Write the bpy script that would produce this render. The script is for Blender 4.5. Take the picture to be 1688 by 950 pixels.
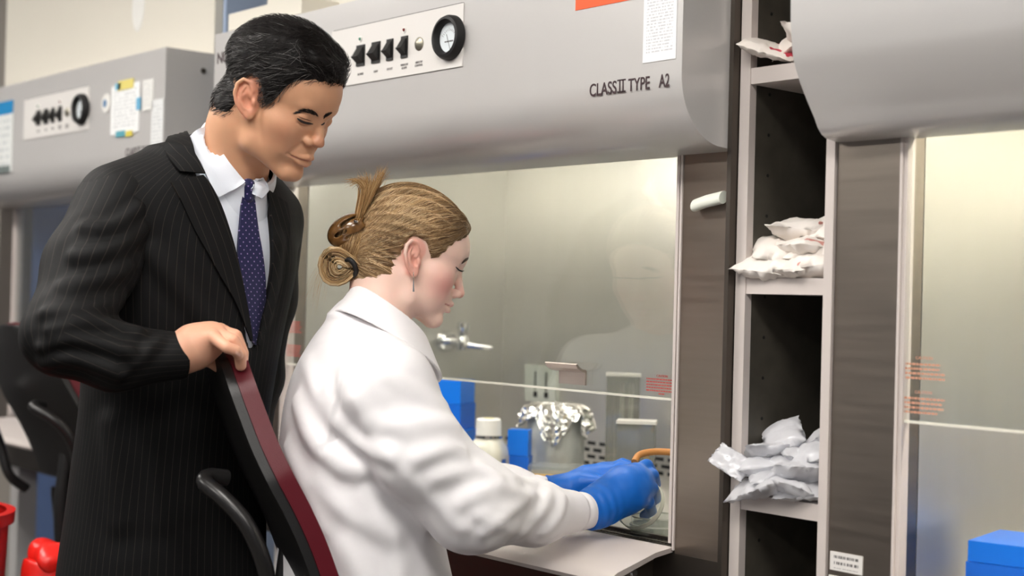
import bpy, bmesh, math, random
import numpy as np
from mathutils import Vector, Matrix
for o in list(bpy.data.objects): bpy.data.objects.remove(o)
S = bpy.context.scene
COL = S.collection
# ------------------------------------------------------------------ camera
FPX = 2344.0
CAM = np.array([1.5598, -1.7374, 1.26])
RT = np.array([0.66021842, 0.75063664, 0.02561762])
UP = np.array([-0.01023225, -0.02511558, 0.99963219])
FW = np.array([-0.75100395, 0.66023771, 0.00890106])
cd = bpy.data.cameras.new('camera'); cam = bpy.data.objects.new('camera', cd); COL.objects.link(cam)
cd.sensor_width = 36; cd.sensor_fit = 'HORIZONTAL'; cd.lens = FPX / 1688 * 36
m = Matrix.Identity(4)
for i in range(3):
    m[i][0], m[i][1], m[i][2], m[i][3] = RT[i], UP[i], -FW[i], CAM[i]
cam.matrix_world = m
cd.clip_start = 0.05
cd.dof.use_dof = True; cd.dof.focus_distance = 2.36; cd.dof.aperture_fstop = 2.8
S.camera = cam
# ------------------------------------------------------------------ light and exposure
w = bpy.data.worlds.new('room_air'); S.world = w; w.use_nodes = True
w.node_tree.nodes['Background'].inputs[0].default_value = (0.93, 0.96, 1.0, 1)
w.node_tree.nodes['Background'].inputs[1].default_value = 0.25
S.view_settings.view_transform = 'Standard'; S.view_settings.look = 'None'
S.view_settings.gamma = 1; S.view_settings.use_curve_mapping = False
S.view_settings.exposure = 0.25
ROOM_LAMP = 15.5      # strength of the ceiling panels
HOOD_LAMP = 18.0      # strength of the tubes inside the cabinets
# ------------------------------------------------------------------ pixel helpers (1688 x 950 frame)
def ray(px, py): return FW + RT * ((px - 844) / FPX) - UP * ((py - 475) / FPX)
def atd(px, py, d): return CAM + ray(px, py) * d
def onY(px, py, Y):
    b = ray(px, py); return CAM + b * ((Y - CAM[1]) / b[1])
# ------------------------------------------------------------------ materials
def lin(c):
    return tuple(((v / 255) / 12.92 if v / 255 <= 0.04045 else ((v / 255 + 0.055) / 1.055) ** 2.4) for v in c)
MATS = {}
def mat(name, rgb, rough=0.5, metal=0.0, var=0.0, vscale=8.0, bump=0.0, bscale=60.0, stretch=(1, 1, 1), spec=0.5,
        sheen=0.0, coat=0.0, rvar=0.0, trans=0.0):
    if name in MATS: return MATS[name]
    M = bpy.data.materials.new(name); M.use_nodes = True; MATS[name] = M
    nt = M.node_tree; N = nt.nodes; L = nt.links; P = N['Principled BSDF']
    c = lin(rgb)
    P.inputs['Base Color'].default_value = (*c, 1); P.inputs['Roughness'].default_value = rough
    P.inputs['Metallic'].default_value = metal; P.inputs['Specular IOR Level'].default_value = spec
    P.inputs['Coat Weight'].default_value = coat
    if sheen: P.inputs['Sheen Weight'].default_value = sheen
    if trans: P.inputs['Transmission Weight'].default_value = trans
    tc = N.new('ShaderNodeTexCoord'); mp = N.new('ShaderNodeMapping'); mp.inputs['Scale'].default_value = stretch
    L.new(tc.outputs['Object'], mp.inputs['Vector'])
    if var or rvar:
        nz = N.new('ShaderNodeTexNoise'); nz.inputs['Scale'].default_value = vscale; nz.inputs['Detail'].default_value = 5
        L.new(mp.outputs[0], nz.inputs['Vector'])
        if var:
            mx = N.new('ShaderNodeMix'); mx.data_type = 'RGBA'
            mx.inputs[6].default_value = (*[max(0, v * (1 - var)) for v in c], 1)
            mx.inputs[7].default_value = (*[min(1, v * (1 + var)) for v in c], 1)
            L.new(nz.outputs['Fac'], mx.inputs[0]); L.new(mx.outputs[2], P.inputs['Base Color'])
        if rvar:
            mr = N.new('ShaderNodeMapRange'); mr.inputs[3].default_value = rough - rvar; mr.inputs[4].default_value = rough + rvar
            L.new(nz.outputs['Fac'], mr.inputs[0]); L.new(mr.outputs[0], P.inputs['Roughness'])
    if bump:
        nb = N.new('ShaderNodeTexNoise'); nb.inputs['Scale'].default_value = bscale; nb.inputs['Detail'].default_value = 4
        L.new(mp.outputs[0], nb.inputs['Vector'])
        bp = N.new('ShaderNodeBump'); bp.inputs['Strength'].default_value = bump; bp.inputs['Distance'].default_value = 0.002
        L.new(nb.outputs['Fac'], bp.inputs['Height']); L.new(bp.outputs[0], P.inputs['Normal'])
    return M
def mat_emit(name, rgb, s):
    M = bpy.data.materials.new(name); M.use_nodes = True; N = M.node_tree.nodes; P = N['Principled BSDF']
    P.inputs['Base Color'].default_value = (*lin(rgb), 1)
    P.inputs['Emission Color'].default_value = (*lin(rgb), 1); P.inputs['Emission Strength'].default_value = s
    return M
def mat_pane(name, tint=(255, 255, 255), blend=0.05, rough=0.0, diffuse=0.0, dcol=(230, 232, 230)):
    """thin clear sheet: lets light straight through, mirrors by Fresnel, optional milky share"""
    M = bpy.data.materials.new(name); M.use_nodes = True; nt = M.node_tree; N = nt.nodes; L = nt.links
    N.remove(N['Principled BSDF']); out = N['Material Output']
    tr = N.new('ShaderNodeBsdfTransparent'); tr.inputs[0].default_value = (*lin(tint), 1)
    gl = N.new('ShaderNodeBsdfGlossy'); gl.inputs['Roughness'].default_value = rough
    lw = N.new('ShaderNodeLayerWeight'); lw.inputs[0].default_value = 0.5
    pw = N.new('ShaderNodeMath'); pw.operation = 'POWER'; pw.inputs[1].default_value = 4.0; L.new(lw.outputs['Facing'], pw.inputs[0])
    fr = N.new('ShaderNodeMath'); fr.operation = 'MULTIPLY_ADD'; fr.inputs[1].default_value = 0.9; fr.inputs[2].default_value = blend; fr.use_clamp = True; L.new(pw.outputs[0], fr.inputs[0])
    mx = N.new('ShaderNodeMixShader'); L.new(fr.outputs[0], mx.inputs[0]); L.new(tr.outputs[0], mx.inputs[1]); L.new(gl.outputs[0], mx.inputs[2])
    last = mx
    if diffuse:
        df = N.new('ShaderNodeBsdfDiffuse'); df.inputs[0].default_value = (*lin(dcol), 1)
        m2 = N.new('ShaderNodeMixShader'); m2.inputs[0].default_value = diffuse
        L.new(mx.outputs[0], m2.inputs[1]); L.new(df.outputs[0], m2.inputs[2]); last = m2
    L.new(last.outputs[0], out.inputs[0]); return M
def mat_print(name, paper, ink, rows, seed=0.0, amount=0.5, margin=0.1, cols=18.0):
    """flat print: rows of unreadable small type on paper, in object coordinates x/z normalised by Generated"""
    M = bpy.data.materials.new(name); M.use_nodes = True; nt = M.node_tree; N = nt.nodes; L = nt.links; P = N['Principled BSDF']
    P.inputs['Roughness'].default_value = 0.6
    tc = N.new('ShaderNodeTexCoord'); sp = N.new('ShaderNodeSeparateXYZ'); L.new(tc.outputs['Generated'], sp.inputs[0])
    def mth(op, a, b=None):
        n = N.new('ShaderNodeMath'); n.operation = op
        for k, v in enumerate((a, b)):
            if v is None: continue
            if isinstance(v, (int, float)): n.inputs[k].default_value = v
            else: L.new(v, n.inputs[k])
        return n.outputs[0]
    zz = mth('MULTIPLY', sp.outputs['Z'], rows); fz = mth('FRACT', zz); row = mth('FLOOR', zz)
    line = mth('LESS_THAN', fz, 0.45)
    cb = N.new('ShaderNodeCombineXYZ'); L.new(mth('MULTIPLY', sp.outputs['X'], cols), cb.inputs[0]); L.new(row, cb.inputs[1]); cb.inputs[2].default_value = seed
    nz = N.new('ShaderNodeTexNoise'); nz.inputs['Scale'].default_value = 1.0; nz.inputs['Detail'].default_value = 2; L.new(cb.outputs[0], nz.inputs['Vector'])
    word = mth('GREATER_THAN', nz.outputs['Fac'], 0.47)
    m1 = mth('MULTIPLY', line, word)
    for ax in ('X', 'Z'):
        m1 = mth('MULTIPLY', m1, mth('GREATER_THAN', sp.outputs[ax], margin)); m1 = mth('MULTIPLY', m1, mth('LESS_THAN', sp.outputs[ax], 1 - margin))
    m1 = mth('MULTIPLY', m1, amount)
    mx = N.new('ShaderNodeMix'); mx.data_type = 'RGBA'; mx.inputs[6].default_value = (*lin(paper), 1); mx.inputs[7].default_value = (*lin(ink), 1)
    L.new(m1, mx.inputs[0]); L.new(mx.outputs[2], P.inputs['Base Color']); return M
M_paint = mat('grey_paint', (206, 204, 202), 0.28, 0.2, var=0.02, vscale=3, bump=0.05, bscale=500, coat=0.25)
M_panel = mat('control_panel_paint', (226, 223, 219), 0.45)
M_housing = mat('cream_paint', (224, 219, 206), 0.6, var=0.03, vscale=2)
M_steel = mat('brushed_steel', (150, 140, 130), 0.36, 1.0, var=0.12, vscale=6, stretch=(1, 1, 14), bump=0.04, bscale=90, rvar=0.08)
M_steel_in = mat('interior_steel', (208, 206, 200), 0.4, 0.85, var=0.06, vscale=4, stretch=(6, 6, 0.7), bump=0.05, bscale=40, rvar=0.08)
M_steel_dk = mat('dark_steel', (96, 90, 84), 0.45, 1.0, var=0.15, vscale=10)
M_trim = mat('shelf_paint', (205, 196, 191), 0.5, var=0.03)
M_chrome = mat('chrome', (230, 230, 230), 0.12, 1.0)
M_black = mat('black_plastic', (24, 23, 23), 0.42, bump=0.06, bscale=400)
M_rubber = mat('black_rubber', (16, 16, 17), 0.6)
M_white = mat('white_plastic', (238, 237, 232), 0.4)
M_glass = mat_pane('sash_glass', (252, 254, 252), 0.09)
M_ink = mat('dark_ink', (52, 28, 34), 0.6)
M_smallink = mat('grey_ink', (120, 116, 116), 0.6)
M_red_ink = mat('red_ink', (190, 70, 62), 0.6)
# ------------------------------------------------------------------ mesh helpers
def new_obj(name, mesh, material=None, parent=None):
    o = bpy.data.objects.new(name, mesh); COL.objects.link(o)
    if material is not None: mesh.materials.append(material)
    if parent is not None: o.parent = parent
    return o
def bobj(name, bm, material=None, parent=None, smooth=False, bevel=0.0, seg=2, angle=35):
    if bevel: 
        es = [e for e in bm.edges if len(e.link_faces) == 2 and e.calc_face_angle(0) > math.radians(angle)]
        bmesh.ops.bevel(bm, geom=es, offset=bevel, segments=seg, affect='EDGES', profile=0.5, clamp_overlap=True)
    bmesh.ops.recalc_face_normals(bm, faces=bm.faces)
    me = bpy.data.meshes.new(name); bm.to_mesh(me); bm.free()
    if smooth or bevel:
        me.shade_smooth()
        if bevel or smooth == 'auto': me.set_sharp_from_angle(angle=math.radians(38))
    return new_obj(name, me, material, parent)
def mobj(name, V, F, material=None, parent=None, smooth=False):
    me = bpy.data.meshes.new(name); me.from_pydata([tuple(v) for v in V], [], [tuple(f) for f in F]); me.update()
    if smooth: me.shade_smooth()
    return new_obj(name, me, material, parent)
def add_box(bm, a, b, M=None):
    x0, y0, z0 = a; x1, y1, z1 = b
    v = [bm.verts.new(p) for p in ((x0, y0, z0), (x1, y0, z0), (x1, y1, z0), (x0, y1, z0), (x0, y0, z1), (x1, y0, z1), (x1, y1, z1), (x0, y1, z1))]
    for f in ((0, 3, 2, 1), (4, 5, 6, 7), (0, 1, 5, 4), (1, 2, 6, 5), (2, 3, 7, 6), (3, 0, 4, 7)): bm.faces.new([v[i] for i in f])
    if M is not None: bmesh.ops.transform(bm, matrix=M, verts=v)
    return v
def box(name, a, b, material, parent=None, bevel=0.0, seg=2):
    bm = bmesh.new(); add_box(bm, a, b); return bobj(name, bm, material, parent, bevel=bevel, seg=seg)
def add_tube(bm, pts, r, n=12, cap=True, flat=1.0):
    pts = [Vector(p) for p in pts]; rs = r if isinstance(r, (list, tuple, np.ndarray)) else [r] * len(pts)
    rings = []; prev = None
    for i, p in enumerate(pts):
        t = (pts[min(i + 1, len(pts) - 1)] - pts[max(i - 1, 0)]).normalized()
        if prev is None: a = t.orthogonal().normalized()
        else: a = (prev - t * prev.dot(t)).normalized()
        prev = a; b = t.cross(a)
        rings.append([bm.verts.new(p + (a * math.cos(2 * math.pi * k / n) + b * math.sin(2 * math.pi * k / n) * flat) * rs[i]) for k in range(n)])
    for i in range(len(rings) - 1):
        for k in range(n): bm.faces.new((rings[i][k], rings[i][(k + 1) % n], rings[i + 1][(k + 1) % n], rings[i + 1][k]))
    if cap:
        bm.faces.new(rings[0][::-1]); bm.faces.new(rings[-1])
def tube(name, pts, r, material, parent=None, n=12, flat=1.0):
    bm = bmesh.new(); add_tube(bm, pts, r, n, flat=flat); return bobj(name, bm, material, parent, smooth='auto')
def add_lathe(bm, prof, n=32, M=None):
    """prof: (radius, z) list, spun about z"""
    rings = []; vs = []
    for r, z in prof:
        if r < 1e-6: ring = [bm.verts.new((0, 0, z))] * n; vs.append(ring[0])
        else:
            ring = [bm.verts.new((r * math.cos(2 * math.pi * k / n), r * math.sin(2 * math.pi * k / n), z)) for k in range(n)]; vs += ring
        rings.append(ring)
    for a, b in zip(rings, rings[1:]):
        for k in range(n):
            q = []
            for v in (a[k], a[(k + 1) % n], b[(k + 1) % n], b[k]):
                if v not in q: q.append(v)
            if len(q) > 2: bm.faces.new(q)
    if M is not None: bmesh.ops.transform(bm, matrix=M, verts=vs)
def lathe(name, prof, material, parent=None, M=None, n=32):
    bm = bmesh.new(); add_lathe(bm, prof, n, M); return bobj(name, bm, material, parent, smooth='auto')
def prism_x(name, prof, x0, x1, material, parent=None, bevel=0.0, seg=3, smooth='auto', angle=35):
    """prof: closed list of (y, z), extruded from x0 to x1"""
    bm = bmesh.new(); A = [bm.verts.new((x0, y, z)) for y, z in prof]; B = [bm.verts.new((x1, y, z)) for y, z in prof]; n = len(prof)
    bm.faces.new(A); bm.faces.new(B[::-1])
    for k in range(n): bm.faces.new((A[k], B[k], B[(k + 1) % n], A[(k + 1) % n]))
    return bobj(name, bm, material, parent, smooth=smooth, bevel=bevel, seg=seg, angle=angle)
def text(name, s, size, loc, material, parent=None, sx=1.0, align='LEFT', rot=(math.pi / 2, 0, 0), depth=0.0003, bold=0.0, spacing=1.0, line=1.0):
    cu = bpy.data.curves.new(name, 'FONT'); cu.body = s; cu.size = size; cu.align_x = align; cu.extrude = depth; cu.offset = bold
    cu.space_character = spacing; cu.space_line = line
    t = bpy.data.objects.new(name, cu); COL.objects.link(t)
    bpy.context.view_layer.update()
    me = bpy.data.meshes.new_from_object(t.evaluated_get(bpy.context.evaluated_depsgraph_get()))
    bpy.data.objects.remove(t); bpy.data.curves.remove(cu)
    me.transform(Matrix.Translation(loc) @ Matrix.Rotation(rot[2], 4, 'Z') @ Matrix.Rotation(rot[0], 4, 'X') @ Matrix.Scale(sx, 4, (1, 0, 0)))
    me.materials.clear()
    return new_obj(name, me, material, parent)
def thing(name, label, cat, loc=(0, 0, 0), group=None, rotz=0.0):
    o = bpy.data.objects.new(name, None); COL.objects.link(o); o.location = loc; o.rotation_euler = (0, 0, rotz); o.empty_display_size = 0.1
    return tag(o, label, cat, group)
def tag(o, label, cat, group=None):
    o['label'] = label; o['category'] = cat
    if group: o['group'] = group
    return o
def struct(o): o['kind'] = 'structure'; return o
def stuff(o): o['kind'] = 'stuff'; return o
def reloc(o):
    """move a thing's origin to its base: children built in world space keep their place"""
    return o
# ------------------------------------------------------------------ the room
M_floor = mat('floor_vinyl', (66, 62, 58), 0.45, var=0.12, vscale=3)
M_wall = mat('wall_paint', (120, 124, 132), 0.7, var=0.03)
M_wall_dim = mat('wall_paint_far', (150, 150, 152), 0.7, var=0.03)
M_ceil = mat('ceiling_tile', (225, 223, 218), 0.8, var=0.03)
M_bluewall = mat('blue_wall', (110, 135, 185), 0.7, var=0.06)
XA, XB, YA, YB, ZC = -5.2, 4.2, -4.6, 0.98, 2.75
struct(box('floor', (XA, YA, -0.05), (XB, YB, 0), M_floor))
struct(box('ceiling', (XA, YA, ZC), (XB, YB, ZC + 0.05), M_ceil))
struct(box('wall_back', (XA, YB, 0), (XB, YB + 0.08, ZC), M_bluewall))
struct(box('wall_left', (XA - 0.08, YA, 0), (XA, YB, ZC), M_wall_dim))
struct(box('wall_right', (XB, YA, 0), (XB + 0.08, YB, ZC), M_wall))
struct(box('wall_front', (XA, YA - 0.08, 0), (XB, YA, ZC), M_wall))
for i, (x, y) in enumerate(((-3.2, -1.5), (-1.3, -1.5), (0.6, -1.5), (2.5, -1.5), (-2.2, -3.3), (0.0, -3.3), (2.2, -3.3))):
    t = thing('ceiling_light', 'white ceiling light panel above the room, %s' % ('nearest the left wall', 'left of the middle cabinet', 'in front of the middle cabinet', 'at the right', 'rear left', 'rear middle', 'rear right')[i], 'light', (x, y, ZC - 0.03), 'ceiling light panels')
    bm = bmesh.new()
    for a, b in (((-0.62, -0.32, 0), (0.62, -0.29, 0.03)), ((-0.62, 0.29, 0), (0.62, 0.32, 0.03)), ((-0.62, -0.29, 0), (-0.59, 0.29, 0.03)), ((0.59, -0.29, 0), (0.62, 0.29, 0.03))): add_box(bm, a, b)
    bobj('frame', bm, M_white, t)
    if i == 0: M_lightpanel = mat_emit('light_panel', (255, 250, 244), ROOM_LAMP)
    box('diffuser', (-0.59, -0.29, 0.008), (0.59, 0.29, 0.02), M_lightpanel, t)
# ------------------------------------------------------------------ safety cabinets
POST = 0.108; ZB, ZT = 1.505, 1.845; ZW = 0.862; DEPTH = 0.663
def hood_profile(kind):
    if kind == 'slant':
        p = [(0.02, ZT), (-0.122, ZT), (-0.121, 1.74), (-0.118, 1.66)]
        for k in range(9):
            a = k / 8; p.append((-0.112 + 0.054 * a ** 1.3, 1.62 - 0.085 * a))
        p += [(-0.05, 1.522), (-0.04, 1.513), (-0.028, 1.508), (0.0, ZB)]
    else:
        p = [(0.02, ZT), (-0.13, ZT)]
        for k in range(15):
            a = k / 14 * math.pi / 2
            p.append((-0.13 + 0.098 * (1 - math.cos(a)), 1.612 - 0.104 * math.sin(a)))
        p += [(0.0, ZB)]
    return p + [(0.02, ZB)]
tube_mat = mat_emit('fluorescent_tube', (255, 249, 240), HOOD_LAMP)
def cabinet(x0, x1, label, kind='curve', panel_x=None, inner=None, lamp=None):
    inner = inner or M_steel_in; lamp = lamp or tube_mat
    c = thing('biosafety_cabinet', label, 'lab cabinet', ((x0 + x1) / 2, 0.33, 0)); ox, oy = (x0 + x1) / 2, 0.33
    L = Matrix.Translation((-ox, -oy, 0))
    made = []
    def put(o): made.append(o); return o
    xl, xr = x0 + POST, x1 - POST
    put(prism_x('hood', hood_profile(kind), x0, x1, M_paint, c, bevel=0.007, seg=3))
    put(box('upper_housing', (x0 + 0.005, 0.0, ZT + 0.002), (x1 - 0.005, DEPTH + 0.03, 2.42), M_housing, c, bevel=0.004))
    for a, b in ((x0, xl), (xr, x1)):
        put(box('side_post', (a, 0.001, 0.80), (b, 0.06, ZB + 0.04), M_steel, c, bevel=0.003))
        ins = a if a == x0 else b - 0.012
        put(box('side_wall', ((x0 if a == x0 else xr), 0.062, 0.80), ((xl if a == x0 else x1), DEPTH, ZT), inner, c))
    put(box('post_edge', (xr - 0.004, -0.002, 0.86), (xr, 0.03, ZB), M_trim, c)); put(box('post_edge', (xl, -0.002, 0.86), (xl + 0.004, 0.03, ZB), M_trim, c))
    put(box('back_wall', (x0, DEPTH, 0.80), (x1, DEPTH + 0.03, ZT), inner, c))
    put(box('diffuser_plate', (xl, 0.03, ZT - 0.07), (xr, DEPTH, ZT - 0.06), M_white, c))
    put(box('work_surface', (xl, 0.07, ZW - 0.02), (xr, DEPTH, ZW), M_steel_in, c))
    # front air grille: plate with slots
    bm = bmesh.new(); n = int((xr - xl) / 0.008)
    for k in range(n): add_box(bm, (xl + k * 0.008, 0.012, ZW - 0.006), (xl + k * 0.008 + 0.0035, 0.068, ZW - 0.001))
    add_box(bm, (xl, 0.036, ZW - 0.006), (xr, 0.044, ZW)); add_box(bm, (xl, 0.062, ZW - 0.006), (xr, 0.07, ZW + 0.004)); add_box(bm, (xl, 0.004, ZW - 0.006), (xr, 0.012, ZW + 0.001))
    put(stuff(bobj('front_grille', bm, M_steel_dk, c)))
    put(box('grille_plenum', (xl, 0.004, ZW - 0.06), (xr, 0.07, ZW - 0.03), M_rubber, c))
    # back grille slots
    bm = bmesh.new(); zz = 0.872; row = 0
    while zz < 0.93:
        k = 0; x = xl + 0.02 + (0.02 if row % 2 else 0)
        while x < xr - 0.03: add_box(bm, (x, DEPTH - 0.0015, zz), (x + 0.026, DEPTH + 0.004, zz + 0.008)); x += 0.04
        zz += 0.016; row += 1
    put(stuff(bobj('back_grille_slots', bm, M_rubber, c)))
    # arm rest: sloped plate with rolled front lip
    prof = [(0.004, ZW + 0.002), (-0.05, ZW + 0.0), (-0.165, 0.846), (-0.178, 0.841), (-0.184, 0.833), (-0.180, 0.826), (-0.172, 0.828), (-0.165, 0.836), (-0.05, ZW - 0.008), (0.004, ZW - 0.006)]
    ar = put(prism_x('arm_rest', prof, xl + 0.02, xr, M_trim, c, bevel=0.002, seg=2))
    for v in ar.data.vertices:
        if v.co.x > (xl + xr) / 2: v.co.x += -0.006 + 0.042 * max(0, -v.co.y) / 0.18
    ab = put(box('arm_rest_bracket', (xr - 0.06, -0.09, 0.80), (xr - 0.045, 0.0, 0.845), M_steel, c)); put(lathe('bracket_bolt', [(0, 0.006), (0.006, 0.006), (0.008, 0.003), (0.008, 0)], M_chrome, ab, Matrix.Translation((xr - 0.045, -0.05, 0.822)) @ Matrix.Rotation(math.pi / 2, 4, 'Y'), 12))
    put(box('lower_front', (x0, 0.0, 0.72), (x1, 0.05, 0.855), M_steel_dk, c)); put(box('base_body', (x0, 0.05, 0.70), (x1, DEPTH + 0.03, 0.80), M_steel_dk, c))
    for a in (x0 + 0.02, x1 - 0.08):
        for b in (0.05, DEPTH - 0.06): put(box('stand_leg', (a, b, 0), (a + 0.06, b + 0.06, 0.70), M_paint, c, bevel=0.004))
    # sash
    sp = put(box('sash_pane', (xl + 0.004, 0.008, 1.105), (xr - 0.004, 0.014, ZB + 0.1), M_glass, c))
    put(box('sash_edge', (xl + 0.004, 0.0075, 1.102), (xr - 0.004, 0.0145, 1.1055), M_edge, sp))
    for a in (xl + 0.004, xr - 0.016): put(box('sash_channel', (a, 0.002, 0.87), (a + 0.006, 0.02, ZB), M_trim, c))
    for hx in ((xl + xr) / 2 + 0.3385, ):
        bm = bmesh.new(); add_box(bm, (hx - 0.027, 0.004, 1.115), (hx + 0.040, 0.008, 1.140))
        pr = [(0.006, 1.137), (-0.004, 1.139), (-0.014, 1.144), (-0.019, 1.151), (-0.016, 1.153), (-0.010, 1.147), (-0.002, 1.143), (0.006, 1.142)]
        A = [bm.verts.new((hx - 0.040, y, z)) for y, z in pr]; B = [bm.verts.new((hx + 0.040, y, z)) for y, z in pr]
        bm.faces.new(A); bm.faces.new(B[::-1])
        for k in range(8): bm.faces.new((A[k], B[k], B[(k + 1) % 8], A[(k + 1) % 8]))
        put(bobj('sash_handle', bm, M_steel_lt, sp))
    # lamp inside
    bm = bmesh.new(); add_tube(bm, [(xl + 0.06, 0.12, 1.62), (xr - 0.06, 0.12, 1.62)], 0.019, 16)
    put(bobj('lamp_tube', bm, lamp, c, smooth='auto'))
    put(box('lamp_reflector', (xl + 0.02, 0.06, 1.655), (xr - 0.02, 0.19, 1.662), M_white, c))
    # control panel
    if panel_x:
        a, b = panel_x
        pw = b - a
        cp = put(box('control_panel', (a, -0.1325, 1.678), (b, -0.1295, 1.792), M_panel, c, bevel=0.0012))
        bm = bmesh.new(); add_box(bm, (a + 0.004, -0.1312, 1.7915), (b - 0.002, -0.1298, 1.7935)); add_box(bm, (a - 0.0012, -0.1312, 1.70), (a + 0.0002, -0.1298, 1.789))
        put(bobj('panel_gap', bm, M_rubber, cp))
        for dx in (0.103, 0.154, 0.199, 0.245):
            wd = 0.0135 if dx < 0.18 else 0.010
            sw = bmesh.new(); x = a + dx
            add_box(sw, (x - wd, -0.1350, 1.712), (x + wd, -0.1320, 1.753)); o = put(bobj('switch_frame', sw, M_black, cp, bevel=0.001))
            pr = [(-0.1345, 1.716), (-0.1375, 1.719), (-0.1500, 1.7285), (-0.1465, 1.7315), (-0.1365, 1.7475), (-0.1345, 1.7495)]
            put(prism_x('switch_rocker', pr, x - wd + 0.003, x + wd - 0.003, M_black, cp, bevel=0.0008))
        RX = Matrix.Rotation(math.pi / 2, 4, 'X')
        for dx, col in ((0.100, M_green_led), (0.243, M_red_led)):
            put(lathe('indicator_light', [(0, 0.004), (0.0025, 0.0035), (0.0032, 0.002), (0.0032, 0)], col, cp, Matrix.Translation((a + dx, -0.1325, 1.765)) @ RX, 12))
            put(lathe('indicator_ring', [(0.0032, 0.0015), (0.006, 0.0015), (0.006, 0)], M_white, cp, Matrix.Translation((a + dx, -0.1325, 1.765)) @ RX, 16))
        put(lathe('hole_plug', [(0, 0.004), (0.010, 0.0035), (0.0125, 0.0015), (0.0125, 0)], M_plug, cp, Matrix.Translation((a + 0.290, -0.1325, 1.733)) @ RX, 24))
        for dx, s in ((0.103, 'BLOWER'), (0.154, 'LIGHT'), (0.199, 'OUTLET'), (0.245, 'WINDOW\nALARM'), (0.290, 'AIRFLOW\nCONTROL')):
            put(text('switch_lettering', s, 0.0062, (a + dx, -0.1328, 1.694 if '\n' not in s else 1.697), M_smallink, cp, sx=0.8, align='CENTER', line=0.95))
        gx = a + 0.383; G = Matrix.Translation((gx, -0.1325, 1.733)) @ RX
        g = put(lathe('gauge_bezel', [(0.027, 0.004), (0.0285, 0.013), (0.032, 0.017), (0.037, 0.0155), (0.0405, 0.009), (0.041, 0)], M_rubber, cp, G, 48))
        put(lathe('gauge_face', [(0, 0.004), (0.028, 0.004)], M_gauge, cp, G, 40))
        bm = bmesh.new()
        for k in range(11):
            an = math.radians(150 - k * 12); r0, r1 = 0.018, (0.022 if k % 5 else 0.024)
            T = Matrix.Translation((gx, -0.1368, 1.727)) @ Matrix.Rotation(-an, 4, 'Y')
            add_box(bm, (r0, -0.0002, -0.0003), (r1, 0.0002, 0.0003), T)
        put(bobj('gauge_ticks', bm, M_smallink, cp))
        bm = bmesh.new(); add_box(bm, (-0.002, -0.0002, -0.0004), (0.030, 0.0002, 0.0004), Matrix.Translation((gx + 0.004, -0.1372, 1.712)) @ Matrix.Rotation(-math.radians(112), 4, 'Y')); put(bobj('gauge_needle', bm, M_rubber, cp))
        put(text('gauge_lettering', 'INCHES OF WATER', 0.0035, (gx, -0.1368, 1.725), M_smallink, cp, align='CENTER', sx=0.8))
        put(text('class_lettering', 'CLASS', 0.0285, (x1 - 0.199, -0.1302, 1.594), M_ink, c, sx=0.78, bold=0.0003)); put(text('class_lettering', 'TYPE', 0.0285, (x1 - 0.112, -0.1302, 1.594), M_ink, c, sx=0.74, bold=0.0003))
        put(text('class_lettering', 'A2', 0.0285, (x1 - 0.046, -0.1302, 1.594), M_ink, c, sx=0.66, bold=0.0003))
        bm = bmesh.new(); q = x1 - 0.136
        for u0, v0, u1, v1 in ((0, 0, 0.0185, 0.0022), (0, 0.0185, 0.0185, 0.0207), (0.0045, 0, 0.0068, 0.02), (0.0117, 0, 0.014, 0.02)): add_box(bm, (q + u0, -0.1306, 1.594 + v0), (q + u1, -0.1300, 1.594 + v1))
        put(bobj('numeral_two', bm, M_ink, c))
    c['_made'] = 0
    return c, made
def dash_rows(bm, x0, x1, z0, rows, dz, h, seed, y, ragged=0.0):
    rnd = random.Random(seed)
    for r in range(rows):
        x = x0; xe = x1 - rnd.random() * ragged; z = z0 - r * dz
        while x < xe:
            wd = rnd.uniform(0.002, 0.007); add_box(bm, (x, y - 0.0003, z), (min(x + wd, xe), y, z + h)); x += wd + 0.0012
M_edge = mat('sash_edge_trim', (226, 224, 212), 0.3)
M_steel_lt = mat('handle_steel', (190, 178, 172), 0.32, 1.0, bump=0.03, bscale=300, stretch=(1, 1, 8))
M_green_led = mat('green_lens', (30, 120, 90), 0.2); M_red_led = mat('red_lens', (130, 40, 40), 0.2)
M_plug = mat('plug_metal', (165, 160, 145), 0.35, 0.9); M_gauge = mat('gauge_dial', (232, 240, 244), 0.35, coat=0.6)
def finish(c, made):
    """children were modelled in world space: shift them under the thing's origin"""
    T = Matrix.Translation(-Vector(c.location))
    for o in made:
        o.data.transform(T)
    del c['_made']
# centre cabinet
cab, mk = cabinet(-1.308, 0.108, 'grey safety cabinet in the middle with the woman working at it', panel_x=(-0.834, -0.417))
M_orange = mat('orange_sticker', (250, 88, 24), 0.45)
mk.append(box('orange_sticker', (-0.128, -0.1308, 1.7385), (0.0, -0.1301, 1.80), M_orange, cab))
mk.append(box('certificate_sheet', (0.027, -0.1312, 1.635), (0.096, -0.1302, 1.76), mat_print('certificate_print', (240, 241, 243), (165, 168, 175), 26, 3.1, 0.6), cab))
# pink caution print on the glass
bm = bmesh.new(); dash_rows(bm, -0.078, -0.008, 1.1345, 5, 0.0048, 0.0022, 4, 0.0075, 0.006); dash_rows(bm, -0.05, -0.036, 1.1107, 1, 0.004, 0.002, 5, 0.0075); mk.append(stuff(bobj('caution_print', bm, M_red_ink, cab)))
mk.append(text('caution_lettering', 'CAUTION', 0.0055, (-0.043, 0.0075, 1.1395), M_red_ink, cab, align='CENTER'))
bm = bmesh.new()
for z in (1.198, 1.145): dash_rows(bm, -1.19, -1.13, z, 5, 0.0055, 0.0022, int(z * 100), 0.0075, 0.01)
mk.append(stuff(bobj('caution_print', bm, M_red_ink, cab)))
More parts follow.
